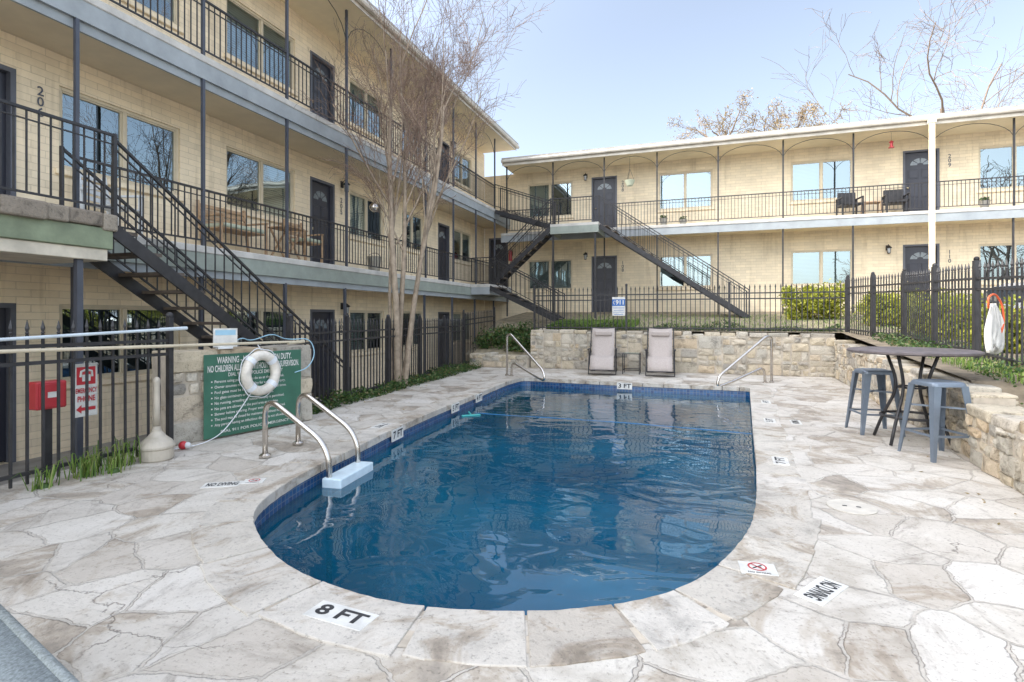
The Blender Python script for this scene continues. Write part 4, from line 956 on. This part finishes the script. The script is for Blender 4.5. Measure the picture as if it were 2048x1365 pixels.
hx,hy=sv(5.66,6.35)
r=thing('hanging_towel','white towel hanging from red orange hook on fence','towel',loc=(hx-.02,hy,1.00),rot=.6)
mb=MB(); vs=[];fs=[]
for i in range(13):
    for j in range(13):
        t=i/12; u=j/12-.5; wd_=.07+.21*math.sin(min(1,t*1.4)*1.57)-.09*t*t; x=u*wd_+.03*math.sin(t*3); y=.035*math.sin(j*1.9+t*3)*(.3+t)
        vs.append((x,y,.56-.54*t-.07*math.sin(j*.7+1)*t*t+.05*abs(u)*t))
for i in range(12):
    for j in range(12): fs.append((i*13+j,i*13+j+1,(i+1)*13+j+1,(i+1)*13+j))
mb.add(vs,fs); o=mb.obj('cloth','towel',r,local=True,smooth=True,normals=False); so=o.modifiers.new('s','SOLIDIFY'); so.thickness=.012
mb=MB(); mb.tube(bez([(-.10,-.02,.50),(-.11,-.02,.64),(0,-.02,.68),(.12,-.02,.56),(.15,-.02,.34),(.10,-.02,.22)],6,.10),.011,8); mb.obj('hook','orange',r,local=True,smooth=True)

# ------------------------------------------------------------------ CAR
cx,cy=sv(12.5,12.7); cz=hgt(cx,cy)
car=thing('parked_car','silver sport utility vehicle parked behind iron fence','car',loc=(cx,cy,cz),rot=math.radians(205))
prof=[(-2.25,.35),(-2.3,.75),(-2.2,1.0),(-2.05,1.1),(-1.9,1.55),(-1.5,1.64),(.2,1.62),(.55,1.52),(1.15,1.08),(2.0,.95),(2.25,.80),(2.32,.5),(2.25,.32)]
mb=MB(); k=len(prof); vs=[]
for y in (-.92,-.86,.86,.92):
    for x,z in prof:
        inset=.14*max(0,(z-1.05)/.65) ; yy=math.copysign(abs(y)-inset,y); zz=z+(.03 if abs(y)<.9 else 0); vs.append((x,yy,zz))
fs=[tuple(range(k)),tuple(range(3*k,4*k))]
for s in range(3):
    for i in range(k): fs.append((s*k+i,s*k+(i+1)%k,(s+1)*k+(i+1)%k,(s+1)*k+i))
mb.add(vs,fs); mb.obj('body','carp',car,local=True,bevel=.03,bseg=2)
for sy in (-1,1):
    mb=MB(); f=lambda x,z:(x,sy*(.93-.14*max(0,(z-1.05)/.65)),z)
    mb.add([f(-1.85,1.10),f(-1.75,1.48),f(-.75,1.53),f(-.75,1.10)],[(0,1,2,3)]); mb.add([f(-.68,1.10),f(-.68,1.53),f(.1,1.53),f(.1,1.10)],[(0,1,2,3)]); mb.add([f(.17,1.10),f(.17,1.53),f(.42,1.48),f(.95,1.12)],[(0,1,2,3)]); mb.obj('side_window','carg',car,local=True,normals=False)
mb=MB(); mb.add([(1.12,-.78,1.14),(.60,-.66,1.52),(.60,.66,1.52),(1.12,.78,1.14)],[(0,1,2,3)]); o=mb.obj('windscreen','carg',car,local=True,normals=False); o.location=(.03,0,.035)
for sx in (-1.4,1.42):
    for sy in (-1,1):
        mb=MB(); mb.cyl((sx,sy*.72,.34),(sx,sy*.94,.34),.34,n=24); w=mb.obj('tyre','rubber',car,local=True,bevel=.03); mb=MB(); mb.cyl((sx,sy*.90,.34),(sx,sy*.95,.34),.21,n=16); mb.obj('rim','steel',w,local=True)
for sy in (-1,1):
    mb=MB(); mb.box(2.15,2.30,sy*.72-.16,sy*.72+.16,.74,.88); mb.obj('headlight','lens',car,local=True,bevel=.03); mb=MB(); mb.box(-2.30,-2.18,sy*.78-.1,sy*.78+.1,.85,1.1); mb.obj('tail_lamp','red',car,local=True,bevel=.02)
mb=MB(); mb.box(2.26,2.335,-.5,.5,.5,.72); mb.obj('grille','black',car,local=True)

# ------------------------------------------------------------------ VEGETATION
def bush(x,y,rx,ry,rz,n,label,m='lbush',g='sunlit evergreen shrubs'):
    r=thing('shrub',label,'shrub',loc=(x,y,hgt(x,y)-.05),group=g)
    lumps=[(R.uniform(-.85,.85)*rx,R.uniform(-.5,.5)*ry,R.uniform(.15,.8)*rz,R.uniform(.16,.42)) for _ in range(30)]
    def f():
        l=R.choice(lumps); v=Vector((R.gauss(0,1),R.gauss(0,1),R.gauss(0,1))).normalized()*R.uniform(.4,1.25)*l[3]
        return (l[0]+v.x*.8,l[1]+v.y*.7,max(.02,l[2]+v.z*.8))
    mb=MB(); leaves(mb,f,n,.045); mb.obj('foliage',m,r,local=True,normals=False)
    mb=MB()
    for _ in range(12): mb.tube([(0,0,0),(R.uniform(-.3,.3)*rx,R.uniform(-.3,.3)*ry,rz*.4),(R.uniform(-.9,.9)*rx,R.uniform(-.6,.6)*ry,rz*R.uniform(.6,1.1))],[.02,.014,.005],5)
    mb.obj('stem','twig',r,local=True)
bush(3.1,17.7,.85,.6,1.1,8000,'dense yellow green shrub sunlit beside brick block')
bush(4.9,16.2,1.0,.6,.95,8000,'yellow green shrub behind iron fence')
bush(6.6,16.6,.9,.6,1.15,6000,'yellow green shrub behind iron fence beside drive')
bush(4.55,13.2,.55,1.1,.85,7000,'yellow green shrub close behind iron fence')
bush(4.5,10.6,.45,.9,.7,5000,'low yellow green shrub close behind iron fence')
bush(-5.9,15.1,.4,.4,.45,1800,'dark green ivy clump at wall corner','livy','corner bed plants')
bush(-5.0,14.95,.35,.3,.4,1600,'dark green low plant beside return wall','livy','corner bed plants')
bush(-5.3,15.8,.6,.3,.4,2000,'dark green low plant below the stair','livy','corner bed plants')
mb=MB()
def f1():
    b=R.uniform(6.3,14); fa=-5.42-(b-6.15)*.11; w=.22+.35*max(0,(b-7)/7); cl=.5+.5*math.sin(b*5)*math.sin(b*2.3+1)
    return (fa-.1+(w+.12)*R.random(),b,R.random()*(.04+.20*cl)*(1.2-.5*R.random()))
leaves(mb,f1,7000,.03,.3); mb.obj('ivy_ground_cover','livy',normals=False,kind='stuff')
mb=MB()
def f2():
    a=R.uniform(-4.1,3.2); c=max(0,math.sin(a*3.1)*math.sin(a*1.3+.5)+.55); return (a,R.uniform(14.66,15.2),hgt(a,14.8)+R.random()**2*(.04+.15*c))
leaves(mb,f2,5500,.03,.3)
def f3():
    while 1:
        b=R.uniform(3,14.3)
        if math.sin(b*2.7)+math.sin(b*1.1+2)>R.uniform(-1.2,1.0): break
    a=wallA(b)+R.uniform(.40,1.3); return (a,b,hgt(a,b)+R.random()**2*.15)
leaves(mb,f3,6500,.025,.3); mb.obj('bed_ground_cover','livy',normals=False,kind='stuff')
mb=MB()
def f4():
    if R.random()<.6:
        b=R.uniform(5,14); return (-5.1-(b-6)*.09+abs(R.gauss(0,.35)),b,.006)
    b=R.uniform(2,14); return (wallA(b)-abs(R.gauss(0,.35)),b,.006)
for _ in range(260):
    c=Vector(f4()); a=R.uniform(0,6.3); s=R.uniform(.008,.022); u=Vector((math.cos(a),math.sin(a),R.uniform(-.2,.3)))*s; v=Vector((-math.sin(a),math.cos(a),R.uniform(-.2,.3)))*s*.6
    mb.add([c-u,c-v,c+u+Vector((0,0,.004)),c+v],[(0,1,2,3)])
mb.obj('fallen_leaves','loak',normals=False,kind='stuff')
def blades(mb,fn,n,h,w=.005):
    for _ in range(n):
        x,y,z=fn(); a=R.uniform(0,6.28); l=h*R.uniform(.5,1.2); t=R.uniform(.1,.8); d=Vector((math.cos(a),math.sin(a),0)); p=Vector((-d.y,d.x,0))*w; b=Vector((x,y,z))
        m=b+d*l*t*.4+Vector((0,0,l*.7)); e=b+d*l*t+Vector((0,0,l*(.95-.5*t)))
        mb.add([b-p,b+p,m+p*.8,m-p*.8,e],[(0,1,2,3),(3,2,4)])
mb=MB(); blades(mb,lambda:(lambda a,b:(a,b,hgt(a,b)))(R.uniform(-4.1,5),R.uniform(15,19)),4000,.08,.006)
blades(mb,lambda:(lambda a,b:(a,b,hgt(a,b)))(R.uniform(-4.1,-1.7),R.uniform(14.7,16.5)),9000,.16,.007)
blades(mb,lambda:(lambda a,b:(a,b,hgt(a,b)))(R.uniform(3.0,5.0),R.uniform(2,9)),5000,.12,.005); mb.obj('grass','lgrass',normals=False,kind='stuff')
for (a,b,n,h) in ((-5.10,3.30,75,.27),(-5.16,3.62,65,.30),(-5.10,2.95,35,.22),(-5.0,3.45,30,.20)):
    r=thing('grass_clump','arching green grass clump at the fence foot','plant',loc=(a,b,0),group='grass clumps')
    mb=MB(); blades(mb,lambda:(R.gauss(0,.05),R.gauss(0,.07),0),n,h,.005); mb.obj('blade','lgrass',r,local=True,normals=False); mb=MB(); mb.lathe([(.05,0),(.03,.03)],n=8); mb.obj('crown','livy',r,local=True)

def grow(tb,tw,p,d,L,r,lv,mx,par):
    n=par['seg'][lv]; P=[p.copy()]; q=p.copy(); dd=d.copy(); 
    for i in range(n):
        dd=(dd+Vector((R.gauss(0,1),R.gauss(0,1),R.gauss(0,1)))*par['wob'][lv]+Vector((0,0,par['up'][lv]))).normalized(); q=q+dd*L/n; P.append(q.copy())
    rr=[max(par['rmin'],r*(1-.62*i/n)) for i in range(n+1)]
    (tb if lv<par['split'] else tw).tube(P,rr,par['sides'][lv],caps=False)
    if lv>=mx: return
    k=par['kids'][lv]; k=R.randint(k-1,k+1)
    for c in range(k):
        t=par['t0'][lv]+(1-par['t0'][lv])*((c+R.random())/k); f=t*n; i=min(int(f),n-1); b=P[i].lerp(P[i+1],f-i)
        tang=(P[i+1]-P[i]).normalized(); ax=tang.cross(Vector((R.gauss(0,1),R.gauss(0,1),R.gauss(0,1)))).normalized(); an=math.radians(R.uniform(*par['ang'][lv]))
        nd=(Matrix.Rotation(an,3,ax)@tang); grow(tb,tw,b,nd,L*R.uniform(*par['len'][lv]),max(par['rmin'],r*(1-.62*t)*par['rk'][lv]),lv+1,mx,par)
def tree(label,loc,stems,par,mats,name='bare_tree',fol=None,group=None):
    r=thing(name,label,'tree',loc=loc,group=group); tb=MB();tw=MB()
    for (dx,dy,dz,L,rad,ox,oy) in stems: grow(tb,tw,Vector((ox,oy,-.2)),Vector((dx,dy,dz)).normalized(),L,rad,0,par['mx'],par)
    tb.obj('trunk',mats[0],r,local=True,smooth=True,normals=False); tw.obj('crown',mats[1],r,local=True,normals=False)
    if fol:
        tips=[tw.v[i] for i in range(0,len(tw.v),7)]; mb=MB(); leaves(mb,lambda:tuple(c+R.gauss(0,fol[2]) for c in R.choice(tips)),fol[0],fol[1]); mb.obj('foliage',fol[3],r,local=True,normals=False)
    return r
crape=dict(seg=[10,6,5,4,3],wob=[.032,.08,.11,.14,.15],up=[.02,.06,.05,.04,.02],rmin=.0026,split=2,sides=[9,6,4,3,3],kids=[7,5,6,5],t0=[.50,.25,.15,.1],ang=[(14,34),(14,36),(18,46),(20,55)],len=[(.28,.44),(.36,.55),(.38,.6),(.4,.7)],rk=[.50,.5,.5,.7],mx=4)
stems=[]
for (dx,dy,L,rad) in ((-.04,.03,5.9,.066),(.05,-.04,6.4,.080),(.11,.07,6.2,.066),(.19,-.02,5.8,.054),(-.10,-.05,5.2,.042)):
    stems.append((dx,dy,1,L,rad,dx*.6,dy*.6))
tx,ty=sv(-2.30,11.0)
tree('multi stemmed bare crape myrtle with grey tan bark by fence',(tx,ty,-.05),stems,crape,('bark','twig'))
big=dict(seg=[8,6,5,4,3],wob=[.08,.12,.16,.2,.2],up=[.02,.03,.02,.0,-.02],rmin=.010,split=2,sides=[8,5,4,3,3],kids=[7,6,6,4],t0=[.35,.25,.2,.1],ang=[(25,55),(25,55),(25,60),(20,60)],len=[(.42,.6),(.42,.62),(.4,.6),(.4,.7)],rk=[.55,.55,.5,.6],mx=4)
x,y=sv(31.0,36); tree('tall bare deciduous tree behind the apartment roof',(x,y,0),[(-.05,0,1,15.5,.32,0,0),(.25,.1,1,13.5,.2,.2,0)],big,('bark2','bark2'),group='background trees')
oak=dict(big); oak['wob']=[.05,.22,.25,.25,.25]; oak['rmin']=.011; oak['kids']=[6,5,6,4]; oak['len']=[(.22,.30),(.34,.48),(.36,.5),(.4,.6)]; oak['t0']=[.80,.25,.2,.1]; oak['ang']=[(35,75),(25,55),(25,60),(20,60)]; oak['up']=[.02,-.01,0,0,-.02]
x,y=sv(13.9,32); tree('gnarled oak with dry yellowish leaves behind roof',(x,y,0),[(.0,0,1,12.2,.34,0,0),(-.06,.05,1,11.8,.24,-.1,0),(.06,0,1,11.8,.24,.1,0)],oak,('bark2','bark2'),name='oak_tree',fol=(7000,.055,.15,'loak'),group='background trees')
for k,(a,b) in enumerate(((17,2),(21,8),(15,-7))):
    tree('bare deciduous tree standing across the drive',(a,b,-.4),[(.03,0,1,8.5,.2,0,0),(-.25,.1,1,7,.14,-.1,0)],dict(big,mx=3,rmin=.012),('bark2','bark2'),group='background trees')

# ------------------------------------------------------------------ LIGHT, WORLD, CAMERA
az=Vector((-.93,-.37)).normalized(); el=math.radians(35)
sd=Vector((az.x*math.cos(el),az.y*math.cos(el),math.sin(el)))
L=bpy.data.lights.new('sun','SUN'); L.energy=3.2; L.angle=math.radians(.6); L.color=(1,.93,.82)
lo=bpy.data.objects.new('sun',L); lo.rotation_euler=sd.to_track_quat('Z','Y').to_euler(); lo.location=(0,0,30); col.objects.link(lo)
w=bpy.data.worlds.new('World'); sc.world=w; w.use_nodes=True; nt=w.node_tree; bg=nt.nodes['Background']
sky=nt.nodes.new('ShaderNodeTexSky'); sky.sky_type='NISHITA'; sky.sun_disc=False; sky.sun_elevation=el; sky.sun_rotation=math.atan2(sd.x,sd.y)
sky.air_density=1.0; sky.dust_density=2.0; sky.ozone_density=1.0
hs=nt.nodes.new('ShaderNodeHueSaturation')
# added sky gain: brightest, palest overhead and behind camera, to lift shaded deck
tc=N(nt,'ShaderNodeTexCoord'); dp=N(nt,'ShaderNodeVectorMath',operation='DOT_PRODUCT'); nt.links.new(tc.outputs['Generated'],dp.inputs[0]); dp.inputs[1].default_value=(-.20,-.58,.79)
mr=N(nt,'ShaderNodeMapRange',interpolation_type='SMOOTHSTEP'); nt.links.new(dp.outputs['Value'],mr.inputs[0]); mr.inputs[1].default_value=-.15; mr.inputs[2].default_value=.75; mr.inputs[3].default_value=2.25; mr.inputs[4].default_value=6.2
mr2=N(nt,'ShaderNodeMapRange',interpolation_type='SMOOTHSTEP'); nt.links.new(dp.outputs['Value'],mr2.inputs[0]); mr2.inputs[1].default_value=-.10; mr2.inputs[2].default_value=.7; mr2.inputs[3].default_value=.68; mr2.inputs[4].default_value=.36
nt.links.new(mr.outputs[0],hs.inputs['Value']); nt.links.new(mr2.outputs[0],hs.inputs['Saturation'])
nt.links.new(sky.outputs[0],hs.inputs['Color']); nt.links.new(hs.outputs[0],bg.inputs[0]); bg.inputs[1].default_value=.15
cam=bpy.data.cameras.new('camera'); co=bpy.data.objects.new('camera',cam); col.objects.link(co)
co.location=(0,0,1.4); co.rotation_euler=(math.pi/2,0,TH); cam.sensor_width=36; cam.lens=36*1084/2048; cam.shift_y=-.0232; cam.clip_start=.05; cam.clip_end=600
sc.camera=co
sc.view_settings.view_transform='Standard'; sc.view_settings.look='None'; sc.view_settings.exposure=0
